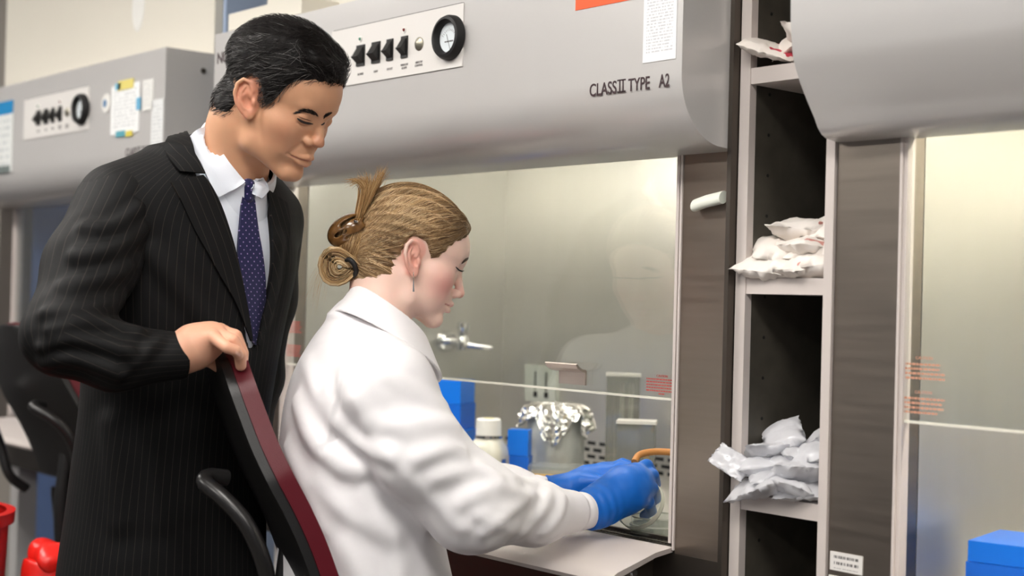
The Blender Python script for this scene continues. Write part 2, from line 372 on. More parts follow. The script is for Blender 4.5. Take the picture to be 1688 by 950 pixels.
# white plastic tab on the post
bm = bmesh.new(); add_tube(bm, [(0.032, -0.006, 1.421), (0.06, -0.010, 1.4265), (0.096, -0.012, 1.4315)], 0.0125, 14, flat=0.7); mk.append(bobj('tape_roll', bm, mat('ivory_tape', (228, 232, 220), 0.5), cab, smooth='auto'))
# gas valve on the left inner wall
vx = -1.198
bm = bmesh.new(); add_lathe(bm, [(0, 0.02), (0.02, 0.02), (0.026, 0.012), (0.028, 0)], 24, Matrix.Translation((vx, 0.47, 1.155)) @ Matrix.Rotation(math.pi / 2, 4, 'Y'))
add_tube(bm, [(vx, 0.47, 1.155), (vx + 0.07, 0.47, 1.155)], 0.011, 14); gv = bobj('gas_valve', bm, M_chrome, cab, smooth='auto'); mk.append(gv)
bm = bmesh.new(); add_lathe(bm, [(0, -0.02), (0.016, -0.018), (0.018, 0.0), (0.013, 0.012), (0.012, 0.03), (0.016, 0.036), (0.015, 0.048), (0, 0.052)], 20, Matrix.Translation((vx + 0.07, 0.47, 1.155))); o = bobj('valve_body', bm, M_chrome, cab, smooth='auto'); mk.append(o)
bm = bmesh.new(); add_tube(bm, [(vx + 0.07, 0.47, 1.150), (vx + 0.095, 0.49, 1.147), (vx + 0.12, 0.512, 1.144), (vx + 0.128, 0.518, 1.1435)], [0.013, 0.009, 0.008, 0.004], 14); mk.append(bobj('valve_nozzle', bm, M_chrome, cab, smooth='auto'))
# outlet on the back wall
mk.append(box('outlet_plate', (-1.10, DEPTH - 0.012, 1.010), (-0.985, DEPTH, 1.100), mat('outlet_plate', (205, 210, 200), 0.4, 0.3), cab, bevel=0.003))
for x in (-1.06, -1.02):
    bm = bmesh.new(); add_box(bm, (x - 0.004, DEPTH - 0.014, 1.022), (x + 0.008, DEPTH - 0.012, 1.036)); add_box(bm, (x - 0.001, DEPTH - 0.014, 1.040), (x + 0.002, DEPTH - 0.012, 1.085)); mk.append(bobj('outlet_socket', bm, M_black, cab))
mk.append(box('cream_ledge', (-1.303, -0.10, ZT + 0.012), (-1.0, -0.005, ZT + 0.05), M_housing, cab, bevel=0.003)); mk.append(box('ledge_gap', (-1.27, -0.09, ZT + 0.0005), (-1.0, -0.01, ZT + 0.012), M_rubber, cab))
mk.append(text('maker_lettering', 'NU', 0.034, (-1.297, -0.1302, 1.778), M_ink, cab, bold=0.001))
finish(cab, mk)
# left cabinet
cabL, mk = cabinet(-2.86, -1.54, 'grey safety cabinet at the far left with papers taped to its hood', panel_x=(-2.372, -1.955), inner=mat('blue_glow_walls', (84, 112, 168), 0.5, var=0.15, vscale=3), lamp=mat_emit('tube_faint_glow', (200, 210, 225), 0.6))  # wall colour stands in for the blue glow; unlit tube given a faint emission
papers = [('taped_sheet', (-1.822, 1.652), (-1.668, 1.775), (240, 242, 242)), ('taped_slip', (-1.650, 1.700), (-1.598, 1.775), (232, 232, 228)), ('data_sheet', (-1.602, 1.60), (-1.543, 1.722), (228, 230, 230))]
for nm, (a, b), (c_, d), col in papers:
    mk.append(box(nm, (a, -0.1325, b), (c_, -0.1305, d), mat_print(nm + '_print', col, (150, 155, 160), 14, a, 0.45), cabL))
for (a, b, c_, d), col in (((-1.785, 1.762, -1.70, 1.786), (228, 214, 120)), ((-1.80, 1.765, -1.77, 1.781), (120, 190, 215)), ((-1.682, 1.705, -1.660, 1.735), (110, 180, 215)), ((-1.79, 1.645, -1.74, 1.660), (90, 165, 180)), ((-1.735, 1.643, -1.70, 1.657), (220, 205, 90))):
    mk.append(box('tape_piece', (a, -0.1335, b), (c_, -0.1322, d), mat('tape_%d' % col[0], col, 0.5), cabL))
bm = bmesh.new(); add_lathe(bm, [(0, 0.002), (0.024, 0.002), (0.024, 0)], 32, Matrix.Translation((-1.853, -0.1305, 1.737)) @ Matrix.Rotation(math.pi / 2, 4, 'X')); mk.append(bobj('round_sticker', bm, M_white, cabL))
bm = bmesh.new(); add_lathe(bm, [(0, 0.0028), (0.010, 0.0028), (0.010, 0)], 20, Matrix.Translation((-1.858, -0.1305, 1.737)) @ Matrix.Rotation(math.pi / 2, 4, 'X')); mk.append(bobj('sticker_emblem', bm, mat('emblem_blue', (90, 130, 170), 0.5), cabL))
mk.append(box('poster_sheet', (-2.66, -0.1325, 1.592), (-2.452, -0.1305, 1.80), mat_print('poster_print', (225, 228, 226), (150, 160, 165), 10, 7.7, 0.5), cabL))
mk.append(box('poster_header', (-2.66, -0.133, 1.762), (-2.452, -0.1315, 1.80), mat('poster_blue', (20, 135, 195), 0.5), cabL)); mk.append(box('poster_footer', (-2.66, -0.133, 1.592), (-2.462, -0.1315, 1.612), mat('poster_grey', (110, 120, 118), 0.5), cabL))
bm = bmesh.new(); add_lathe(bm, [(0, 0.003), (0.03, 0.003), (0.036, 0)], 32, Matrix.Translation((-1.954, -0.0005, 2.02)) @ Matrix.Rotation(math.pi / 2, 4, 'X') @ Matrix.Scale(1.9, 4, (0, 1, 0))); mk.append(bobj('oval_cover', bm, M_white, cabL))
bm = bmesh.new(); add_lathe(bm, [(0, 0.003), (0.006, 0.003), (0.007, 0)], 16, Matrix.Translation((-1.5395, -0.03, 1.80)) @ Matrix.Rotation(math.pi / 2, 4, 'Y')); mk.append(bobj('side_screw', bm, M_steel_dk, cabL))
finish(cabL, mk)
# right cabinet
cabR, mk = cabinet(0.302, 1.718, 'grey safety cabinet at the right edge with bright interior', kind='slant', lamp=mat_emit('bright_tube', (255, 247, 232), HOOD_LAMP * 1.7))
bm = bmesh.new()
for z in (1.184, 1.136): dash_rows(bm, 0.418, 0.484, z, 4, 0.0065, 0.003, int(z * 100), 0.0075, 0.012)
mk.append(stuff(bobj('caution_print', bm, mat('faded_red_ink', (205, 150, 125), 0.6), cabR)))
for z in (1.1925, 1.1445): mk.append(text('caution_lettering', 'CAUTION', 0.006, (0.45, 0.0075, z), MATS['faded_red_ink'], cabR, align='CENTER'))
mk.append(box('asset_tag', (0.306, -0.001, 0.878), (0.362, 0.0012, 0.905), mat_print('asset_print', (225, 222, 218), (70, 66, 66), 3, 2.2, 0.9, 0.12, 30), cabR, bevel=0.0008)); mk.append(box('asset_tag', (0.304, -0.001, 0.852), (0.36, 0.0012, 0.870), M_white, cabR, bevel=0.0008))
finish(cabR, mk)
# filler panel at far left of the row
o = box('filler_panel', (-3.6, 0.10, 0), (-2.90, 0.16, 2.42), mat('filler_grey', (142, 136, 128), 0.6)); tag(o, 'plain dark grey filler panel at the far left beyond the cabinets', 'panel')
o = box('blue_panel', (-1.5395, 0.02, 0), (-1.525, 0.46, 2.42), mat('blue_laminate', (168, 186, 214), 0.5, var=0.12, vscale=3)); tag(o, 'tall blue panel in the gap between the left and middle cabinets', 'panel')
# ------------------------------------------------------------------ shelving unit between the cabinets
sh = thing('shelving_unit', 'narrow open shelving unit with pale shelf edges between two cabinets', 'shelf', (0.21, 0.2, 0))
M_dark = mat('dark_laminate', (70, 66, 58), 0.62, var=0.5, vscale=22, bump=0.1, bscale=120)
T = (-0.21, -0.2, 0)
def sb(name, a, b, m_, bev=0.002): return box(name, tuple(np.add(a, T)), tuple(np.add(b, T)), m_, sh, bevel=bev)
sb('side_panel', (0.119, 0.012, 0.0), (0.137, 0.45, 2.4), M_dark); sb('side_panel', (0.285, 0.012, 0.0), (0.300, 0.45, 2.4), M_dark); sb('back_panel', (0.137, 0.44, 0.0), (0.285, 0.45, 2.4), M_dark)
sb('stile', (0.118, -0.004, 0.0), (0.1375, 0.0118, 2.4), M_trim); sb('stile', (0.2845, -0.004, 0.0), (0.300, 0.0118, 2.4), M_trim)
SHZ = (0.56, 0.945, 1.28, 1.607, 1.97)
for z in SHZ: sb('shelf', (0.1376, -0.002, z), (0.2844, 0.438, z + 0.025), M_trim)
bm = bmesh.new(); z = 0.7
while z < 2.0:
    for y in (0.045, 0.30): add_lathe(bm, [(0, 0.0006), (0.0028, 0.0006), (0.0028, 0)], 8, Matrix.Translation((0.137 + T[0], y + T[1], z)) @ Matrix.Rotation(math.pi / 2, 4, 'Y'))
    z += 0.064
stuff(bobj('peg_holes', bm, M_rubber, sh))
o = box('gap_shade', (0.1085, -0.02, 0.0), (0.1165, 0.04, 2.42), M_steel_dk, bevel=0.001); tag(o, 'dark strip added for the shaded gap beside the middle cabinet', 'gap_strip')  # dark bar put in where there is only the shaded gap
# ================================================================== things in and around the cabinets
def base_thing(name, label, cat, loc, group=None, rotz=0.0): return thing(name, label, cat, loc, group, rotz)
rnd = random.Random(11)
M_blue = mat('blue_polypropylene', (10, 98, 205), 0.35, var=0.08, vscale=20, spec=0.5)
M_bluelid = mat('blue_lid', (12, 112, 220), 0.3)
M_clear = mat_pane('clear_plastic', (240, 245, 245), 0.08, 0.05, diffuse=0.10)
M_acryl = mat_pane('clear_acrylic', (232, 234, 230), 0.08, 0.02, diffuse=0.22, dcol=(190, 188, 180))
M_foil = mat('aluminium_foil', (235, 235, 232), 0.18, 1.0, bump=0.5, bscale=90)
def tip_box(px, py_top, Y, w_, h, label, rot=0.0, z0=ZW):
    p = onY(px, py_top, Y)
    t = thing('tip_box', label, 'lab box', (p[0], p[1], z0), 'blue lab boxes', rot)
    hb = h * 0.52
    box('body', (-w_ / 2, -w_ / 2.6, 0), (w_ / 2, w_ / 2.6, hb), M_blue, t, bevel=0.004)
    box('lid', (-w_ / 2 + 0.002, -w_ / 2.6 + 0.002, hb + 0.0008), (w_ / 2 - 0.002, w_ / 2.6 - 0.002, h), M_bluelid, t, bevel=0.004)
    return t, p
YAW = math.radians(48.7)
tip_box(738, 640, 0.34, 0.125, 0.098, 'darker blue lab box at the bottom of the stack', 0.55)
tip_box(733, 640, 0.34, 0.12, 0.112, 'brighter blue lab box stacked on another blue box', 0.5, ZW + 0.0988)
tip_box(857, 710, 0.33, 0.05, 0.118, 'small upright blue lab box between bottle and foil jar', 0.6)
# media bottle
p = onY(806, 690, 0.27); zt = p[2]
t = thing('media_bottle', 'clear square media bottle with a white screw cap and label', 'bottle', (p[0], p[1], ZW), None, 0.45)
H = zt - ZW
bm = bmesh.new(); s_ = 0.041; pr = [(s_, 0), (s_, H - 0.075), (s_ * 0.93, H - 0.062), (0.030, H - 0.046), (0.024, H - 0.040)]
rings = []
for hw, z in pr:
    ring = []
    for k in range(28):
        a = 2 * math.pi * k / 28; e = 4.5 if z < H - 0.06 else 2.4
        rr = hw / (abs(math.cos(a)) ** e + abs(math.sin(a)) ** e) ** (1 / e); ring.append(bm.verts.new((rr * math.cos(a), rr * math.sin(a), z)))
    rings.append(ring)
for A, B in zip(rings, rings[1:]):
    for k in range(28): bm.faces.new((A[k], A[(k + 1) % 28], B[(k + 1) % 28], B[k]))
bm.faces.new(rings[0][::-1]); bm.faces.new(rings[-1])
bobj('bottle_body', bm, mat('milky_plastic', (214, 212, 198), 0.25, trans=0.0, coat=0.3, var=0.05), t, smooth='auto')
lathe('cap', [(0, H), (0.024, H), (0.027, H - 0.003), (0.028, H - 0.034), (0.0275, H - 0.036), (0, H - 0.036)], M_white, t, n=40)
box('cap_mark', (-0.010, -0.008, H + 0.0002), (0.010, 0.008, H + 0.0008), mat_print('cap_print', (222, 214, 150), (120, 104, 30), 3, 1.0, 0.9, 0.05, 6), t)
box('paper_label', (-0.036, -0.0428, 0.015), (0.036, -0.0412, H - 0.085), mat_print('bottle_label', (236, 236, 228), (140, 150, 160), 9, 5.0, 0.6, 0.08, 10), t)
box('blue_stripe_label', (0.0412, -0.02, 0.01), (0.0428, 0.0, H - 0.085), mat('label_blue', (60, 100, 170), 0.5), t)
box('grey_side_label', (0.0412, 0.002, 0.01), (0.0428, 0.03, H - 0.08), mat('label_grey', (190, 186, 178), 0.5), t)
lathe('neck_ring', [(0.024, H - 0.042), (0.031, H - 0.041), (0.031, H - 0.0375), (0.024, H - 0.037)], M_chrome, t, n=32)
# foil covered jar
p = onY(918, 668, 0.44); zt = p[2]; H = zt - ZW
t = thing('foil_topped_jar', 'frosted glass jar covered with crumpled aluminium foil', 'jar', (p[0], p[1], ZW))
lathe('jar_body', [(0, 0), (0.060, 0), (0.064, 0.006), (0.064, H - 0.02), (0.060, H - 0.012), (0, H - 0.012)], mat('frosted_jar', (196, 200, 198), 0.3, 0.35, var=0.2, vscale=30), t, n=40)
V, F = [], []; n = 72; rr = random.Random(3); hang = [0.045 + 0.02 * math.sin(k * 0.41 + 1) + 0.018 * math.sin(k * 0.23) + rr.uniform(-0.006, 0.006) for k in range(n)]
rows = 10
for j in range(rows + 4):
    for k in range(n):
        a = 2 * math.pi * k / n
        if j < 4: r_, z = 0.067 * (j + 0.4) / 4, H + 0.002 + rr.uniform(-0.002, 0.002)
        else:
            q = (j - 3) / rows; r_ = 0.068 + 0.012 * q + (0.004 + 0.008 * q) * math.sin(k * 0.9 + 2 * math.sin(k * 0.3)) + rr.uniform(-0.0025, 0.0025); z = H - hang[k] * q + rr.uniform(-0.0015, 0.0015)
        V.append((r_ * math.cos(a), r_ * math.sin(a), z))
for j in range(rows + 3):
    for k in range(n): F.append((j * n + k, j * n + (k + 1) % n, (j + 1) * n + (k + 1) % n, (j + 1) * n + k))
F.append(tuple(range(n)))
mobj('foil_cover', V, F, M_foil, t)
# tray with wooden sticks under a clear lid
p = onY(930, 768, 0.34)
t = thing('stick_tray', 'shallow clear tray holding pale wooden sticks', 'tray', (p[0], p[1], ZW), None, 0.75)
box('tray_base', (-0.075, -0.04, 0.0), (0.075, 0.04, 0.012), M_steel_lt, t, bevel=0.002); box('clear_lid', (-0.074, -0.039, 0.0375), (0.074, 0.039, 0.052), M_clear, t, bevel=0.002)
M_wood = mat('pale_wood', (226, 182, 112), 0.55, var=0.15, vscale=10, stretch=(1, 12, 1))
for k in range(8): box('wooden_stick', (-0.070, -0.036 + k * 0.0092, 0.0125), (0.070, -0.0285 + k * 0.0092, 0.037), M_wood, t, bevel=0.001)
# a flat wooden paddle further front
p = onY(925, 792, 0.27); o = box('wooden_spatula', (-0.07, -0.008, 0), (0.07, 0.008, 0.006), mat('sand_wood', (205, 190, 160), 0.55), None, bevel=0.002); o.location = (p[0], p[1], ZW); o.rotation_euler = (0, 0, 1.0); tag(o, 'flat pale wooden spatula lying in front of the stick tray', 'spatula')
# acrylic racks on the right
def rack(px, py, Y, w_, d_, label, rot):
    p = onY(px, py, Y); H = p[2] - ZW
    t = thing('acrylic_rack', label, 'rack', (p[0], p[1], ZW), 'acrylic racks', rot)
    for nm, a, b in (('front_panel', (-w_, -d_, 0), (w_, -d_ + 0.004, H)), ('back_panel', (-w_, d_ - 0.004, 0), (w_, d_, H)), ('end_panel', (-w_, -d_ + 0.004, 0), (-w_ + 0.004, d_ - 0.004, H)), ('end_panel', (w_ - 0.004, -d_ + 0.004, 0), (w_, d_ - 0.004, H)), ('base_panel', (-w_ + 0.004, -d_ + 0.004, 0), (w_ - 0.004, d_ - 0.004, 0.006))): box(nm, a, b, M_acryl, t, bevel=0.0008)
    box('top_rim', (-w_ - 0.002, -d_ - 0.002, H), (w_ + 0.002, d_ + 0.002, H + 0.006), mat('rim_white', (205, 203, 196), 0.4), t, bevel=0.001)
    return t, H
t, H = rack(1028, 620, 0.50, 0.036, 0.028, 'taller grey acrylic rack standing behind the shorter one', 0.75)
for k in range(3): tube('pipette', [(-0.02 + 0.018 * k, 0, 0.01), (-0.022 + 0.02 * k, 0.004, H - 0.015)], 0.005, M_white if k else M_chrome, t)
t, H = rack(1050, 698, 0.36, 0.038, 0.028, 'shorter clear acrylic rack with small glass beads near the glove', 0.7)
for k in (-1, 1): lathe('glass_bead', [(0, 0), (0.004, 0.001), (0.006, 0.005), (0.004, 0.010), (0, 0.011)], M_chrome, t, Matrix.Translation((k * 0.013 - 0.012, -0.0345, 0.055)), 16)
box('rack_mark', (0.016, -0.0296, H * 0.55), (0.028, -0.0284, H * 0.68), mat('brown_mark', (140, 118, 80), 0.6), t)
# brown rubber hose
a = onY(1052, 752, 0.13)
pts = [onY(1046, 762, 0.10), onY(1052, 752, 0.115), onY(1064, 747, 0.13), onY(1085, 745, 0.15), onY(1113, 747, 0.17), onY(1150, 756, 0.20), onY(1170, 790, 0.22)]
pts = [np.array(p) for p in pts]; pts.append(np.array([pts[-1][0] + 0.01, 0.24, ZW + 0.012]))
def smooth_path(P, n=8):
    P = [np.array(q, float) for q in P]; out = []
    for i in range(len(P) - 1):
        p0, p1, p2, p3 = P[max(i - 1, 0)], P[i], P[i + 1], P[min(i + 2, len(P) - 1)]
        for k in range(n):
            t_ = k / n; out.append(0.5 * ((2 * p1) + (-p0 + p2) * t_ + (2 * p0 - 5 * p1 + 4 * p2 - p3) * t_ ** 2 + (-p0 + 3 * p1 - 3 * p2 + p3) * t_ ** 3))
    return out + [P[-1]]
o = tube('rubber_hose', smooth_path(pts), 0.0062, mat('tan_rubber', (196, 132, 66), 0.5, var=0.05), None, 16); tag(o, 'tan rubber hose curving behind the blue gloved hand', 'hose')
# petri dishes
M_dish = mat_pane('dish_plastic', (250, 252, 250), 0.06, 0.02, diffuse=0.06, dcol=(228, 232, 220)); M_dishrim = mat_pane('dish_rim', (250, 252, 248), 0.10, 0.05, diffuse=0.5, dcol=(236, 238, 226))
M_dishwall = mat_pane('dish_wall', (250, 252, 248), 0.12, 0.08, diffuse=0.8, dcol=(240, 243, 230))
def petri(label, M, r=0.044, h=0.014, wall=0.0):
    o = lathe('petri_dish', [(0, 0.0012), (r - 0.0012, 0.0012), (r - 0.0012, h), (r, h), (r, 0), (0, 0)], M_dish, None, n=48); o.matrix_world = M; tag(o, label, 'petri dish', 'petri dishes'); lathe('rim', [(r - 0.0016, h + 0.0002), (r + 0.0004, h + 0.0002), (r + 0.0004, h - 0.0022), (r - 0.0016, h - 0.0022), (r - 0.0016, h + 0.0002)], M_dishrim, o, n=48); lathe('wall', [(r + 0.0003, 0.0006), (r + 0.0003, wall)], M_dishwall, o, n=48) if wall else None; return o
p = onY(1080, 850, 0.10)
petri('lower petri dish lying on the steel work surface', Matrix.Translation((p[0], p[1], ZW + 0.0005)))
petri('clear petri dish stacked on the one on the work surface', Matrix.Translation((p[0] + 0.002, p[1] + 0.002, ZW + 0.0150)))
# ------------------------------------------------------------------ packets on the shelves
def packet_mesh(seed, L_, W_, T_, crumple):
    r = random.Random(seed); nx, ny = 15, 11; V, F = [], []
    ph = [(r.uniform(20, 90), r.uniform(20, 90), r.uniform(0, 6)) for _ in range(6)]
    for s in (1, -1):
        for j in range(ny):
            for i in range(nx):
                u, v = i / (nx - 1) * 2 - 1, j / (ny - 1) * 2 - 1
                puff = max(0, (1 - abs(u) ** 3.0)) ** 0.6 * max(0, (1 - abs(v) ** 2.4)) ** 0.6
                x, y = u * L_ / 2, v * W_ / 2
                wv = sum(math.sin(a * x + b * y + c) for a, b, c in ph) / 6
                z = s * T_ / 2 * puff * (0.75 + 0.5 * wv) + crumple * (wv + r.uniform(-0.5, 0.5)) * (0.4 + 0.6 * puff)
                V.append((x + crumple * r.uniform(-0.3, 0.3), y + crumple * r.uniform(-0.3, 0.3), z))
    n = nx * ny
    for s in (0, 1):
        for j in range(ny - 1):
            for i in range(nx - 1):
                q = [s * n + j * nx + i, s * n + j * nx + i + 1, s * n + (j + 1) * nx + i + 1, s * n + (j + 1) * nx + i]; F.append(q if s == 0 else q[::-1])
    edge = [i for i in range(nx)] + [j * nx + nx - 1 for j in range(1, ny)] + [(ny - 1) * nx + i for i in range(nx - 2, -1, -1)] + [j * nx for j in range(ny - 2, 0, -1)]
    for a, b in zip(edge, edge[1:] + edge[:1]): F.append([b, a, a + n, b + n])
    return V, F
def mat_packet(name, base, ink, thr):
    M = mat(name, base, 0.5, var=0.04, vscale=30); nt = M.node_tree; N = nt.nodes; L = nt.links; P = N['Principled BSDF']
    tc = N.new('ShaderNodeTexCoord'); nz = N.new('ShaderNodeTexNoise'); nz.inputs['Scale'].default_value = 38; nz.inputs['Detail'].default_value = 1; L.new(tc.outputs['Object'], nz.inputs['Vector'])
    g = N.new('ShaderNodeMath'); g.operation = 'GREATER_THAN'; g.inputs[1].default_value = thr; L.new(nz.outputs['Fac'], g.inputs[0])
    src = P.inputs['Base Color'].links[0].from_socket; mx = N.new('ShaderNodeMix'); mx.data_type = 'RGBA'; mx.inputs[7].default_value = (*lin(ink), 1)
    L.new(src, mx.inputs[6]); L.new(g.outputs[0], mx.inputs[0]); L.new(mx.outputs[2], P.inputs['Base Color']); 
    P.inputs['Subsurface Weight'].default_value = 0.0; return M
M_pack = mat_packet('white_packet_red_print', (240, 232, 224), (205, 60, 80), 0.64)
M_pack2 = mat_packet('white_paper_packet', (236, 229, 222), (214, 150, 140), 0.70)
M_wrap = mat_pane('crinkled_plastic', (244, 246, 248), 0.10, 0.12, diffuse=0.55, dcol=(246, 246, 250))
def packet(seed, label, loc, rot, dims, m_, crumple, group):
    V, F = packet_mesh(seed, *dims, crumple); o = mobj('supply_packet', V, F, m_, None, smooth=True); o.location = (min(loc[0], 0.2835 - 0.47 * dims[0]), loc[1], loc[2]); o.rotation_euler = rot; tag(o, label, 'packet', group); return o
zt = SHZ[3] + 0.025
for k, (x, y, z, rz, tilt, wh) in enumerate(((0.165, 0.008, 0.028, 0.5, 0.35, 'at the left end'), (0.205, 0.03, 0.046, -0.3, 0.75, 'in the middle'), (0.250, 0.015, 0.034, 0.2, -0.5, 'at the right end'), (0.19, 0.085, 0.034, 0.9, 0.4, 'at the back'))):
    packet(50 + k, 'white packet with red print on the top shelf, ' + wh, (x, y, zt + z), (tilt, 0.3 * (-1) ** k, rz), (0.092, 0.066, 0.034), M_pack, 0.005, 'red printed packets on the top shelf')
zt = SHZ[2] + 0.025
mids = [(0.162, 0.0, 0.016, 0.2, 0.05), (0.215, 0.005, 0.018, -0.2, 0.1), (0.262, 0.01, 0.017, 0.4, -0.1), (0.175, 0.02, 0.042, 0.7, 0.3), (0.225, 0.02, 0.047, -0.4, -0.2), (0.262, 0.03, 0.046, 0.1, 0.2), (0.195, 0.04, 0.072, 0.3, -0.25), (0.245, 0.05, 0.076, -0.2, 0.2)]
words = ['bottom left of the pile', 'bottom middle of the pile', 'bottom right of the pile', 'left of the second layer', 'middle of the second layer', 'right of the second layer', 'top left of the pile', 'top right of the pile']
for k, (x, y, z, rz, tl) in enumerate(mids):
    packet(70 + k, 'crumpled white paper packet on the middle shelf, ' + words[k], (x, y + 0.02, zt + z), (tl + 0.1, -0.1 * (k % 3 - 1), rz), (0.092, 0.085, 0.046), M_pack2, 0.006, 'white paper packets on the middle shelf')
zt = SHZ[1] + 0.025
r5 = random.Random(9); k = 0; wl = ['leftmost in the bottom layer', 'left of centre in the bottom layer', 'right of centre in the bottom layer', 'rightmost in the bottom layer', 'leftmost in the second layer', 'left of centre in the second layer', 'right of centre in the second layer', 'rightmost in the second layer', 'leftmost in the third layer', 'middle of the third layer', 'rightmost in the third layer', 'on top at the left', 'on top at the right']
for layer, (n_, z) in enumerate(((4, 0.012), (4, 0.038), (3, 0.064), (2, 0.088))):
    for i in range(n_):
        x = 0.150 + (i + 0.5) * 0.128 / n_ + r5.uniform(-0.006, 0.006)
        packet(90 + k, 'crinkled clear plastic packet on the lowest visible shelf, ' + wl[k], (x, 0.002 + 0.018 * layer + r5.uniform(-0.02, 0.01), zt + z + r5.uniform(0, 0.008)), (r5.uniform(-0.5, 0.5), r5.uniform(-0.4, 0.4), r5.uniform(-1, 1)), (0.082, 0.064, 0.032), M_wrap, 0.006, 'clear plastic packets on the lowest visible shelf'); k += 1
packet(140, 'small crinkled clear packet sticking out past the shelf stile', (0.140, -0.03, zt + 0.05), (0.9, 0.5, 0.4), (0.06, 0.04, 0.012), M_wrap, 0.006, 'clear plastic packets on the lowest visible shelf')
# ------------------------------------------------------------------ right cabinet contents
for (X, Y, Z, w_, h, lb) in ((0.545, 0.17, ZW, 0.17, 0.075, 'blue lab box on the left inside the right hand cabinet'), (0.80, 0.40, ZW, 0.2, 0.15, 'tall blue lab box behind inside the right hand cabinet')):
    t = thing('tip_box', lb, 'lab box', (X, Y, Z), 'blue lab boxes', 0.2); box('body', (-w_ / 2, -0.07, 0), (w_ / 2, 0.07, h * 0.6), M_blue, t, bevel=0.005); box('lid', (-w_ / 2 + 0.002, -0.068, h * 0.6 + 0.001), (w_ / 2 - 0.002, 0.068, h), M_bluelid, t, bevel=0.006)
# ================================================================== implicit surfaces for the figures and soft things
def smin(a, b, k):
    h = np.clip(0.5 + 0.5 * (b - a) / k, 0, 1); return b + (a - b) * h - k * h * (1 - h)
def smax(a, b, k): return -smin(-a, -b, k)
def ell(P, c, r):
    q = P - np.asarray(c, np.float32); r = np.asarray(r, np.float32)
    k0 = np.sqrt(((q / r) ** 2).sum(1)) + 1e-9; k1 = np.sqrt(((q / (r * r)) ** 2).sum(1)) + 1e-9
    return k0 * (k0 - 1) / k1
def cone(P, a, b, ra, rb):
    a = np.asarray(a, np.float32); b = np.asarray(b, np.float32); ab = b - a
    t = np.clip(((P - a) @ ab) / (ab @ ab), 0, 1)
    return np.sqrt(((P - a - t[:, None] * ab) ** 2).sum(1)) - (ra + (rb - ra) * t)
def chain(P, pts, rs, k=0.0):
    d = None
    for i in range(len(pts) - 1):
        e = cone(P, pts[i], pts[i + 1], rs[i], rs[i + 1]); d = e if d is None else (smin(d, e, k) if k else np.minimum(d, e))
    return d
def sstep(a, b, x):
    t = np.clip((x - a) / (b - a), 0, 1); return t * t * (3 - 2 * t)
def poly_sd(x, z, poly):
    d = np.full(x.shape, 1e9, np.float32); s = np.ones(x.shape, np.float32); n = len(poly)
    for i in range(n):
        ax, az = poly[i]; bx, bz = poly[i - 1]; ex, ez = bx - ax, bz - az; wx, wz = x - ax, z - az
        t = np.clip((wx * ex + wz * ez) / (ex * ex + ez * ez), 0, 1); d = np.minimum(d, (wx - ex * t) ** 2 + (wz - ez * t) ** 2)
        c1, c2, c3 = z >= az, z < bz, ex * wz > ez * wx
        s = np.where((c1 & c2 & c3) | (~c1 & ~c2 & ~c3), -s, s)
    return s * np.sqrt(d)
def waves(P, seed, freq, n=5, aniso=None):
    r = np.random.RandomState(seed); out = np.zeros(len(P), np.float32)
    for i in range(n):
        k = r.normal(size=3); k /= np.linalg.norm(k); k = k * freq * r.uniform(0.6, 1.5)
        if aniso is not None: k = k * aniso
        out += np.sin(P @ k.astype(np.float32) + r.uniform(0, 6.28))
    return out / n
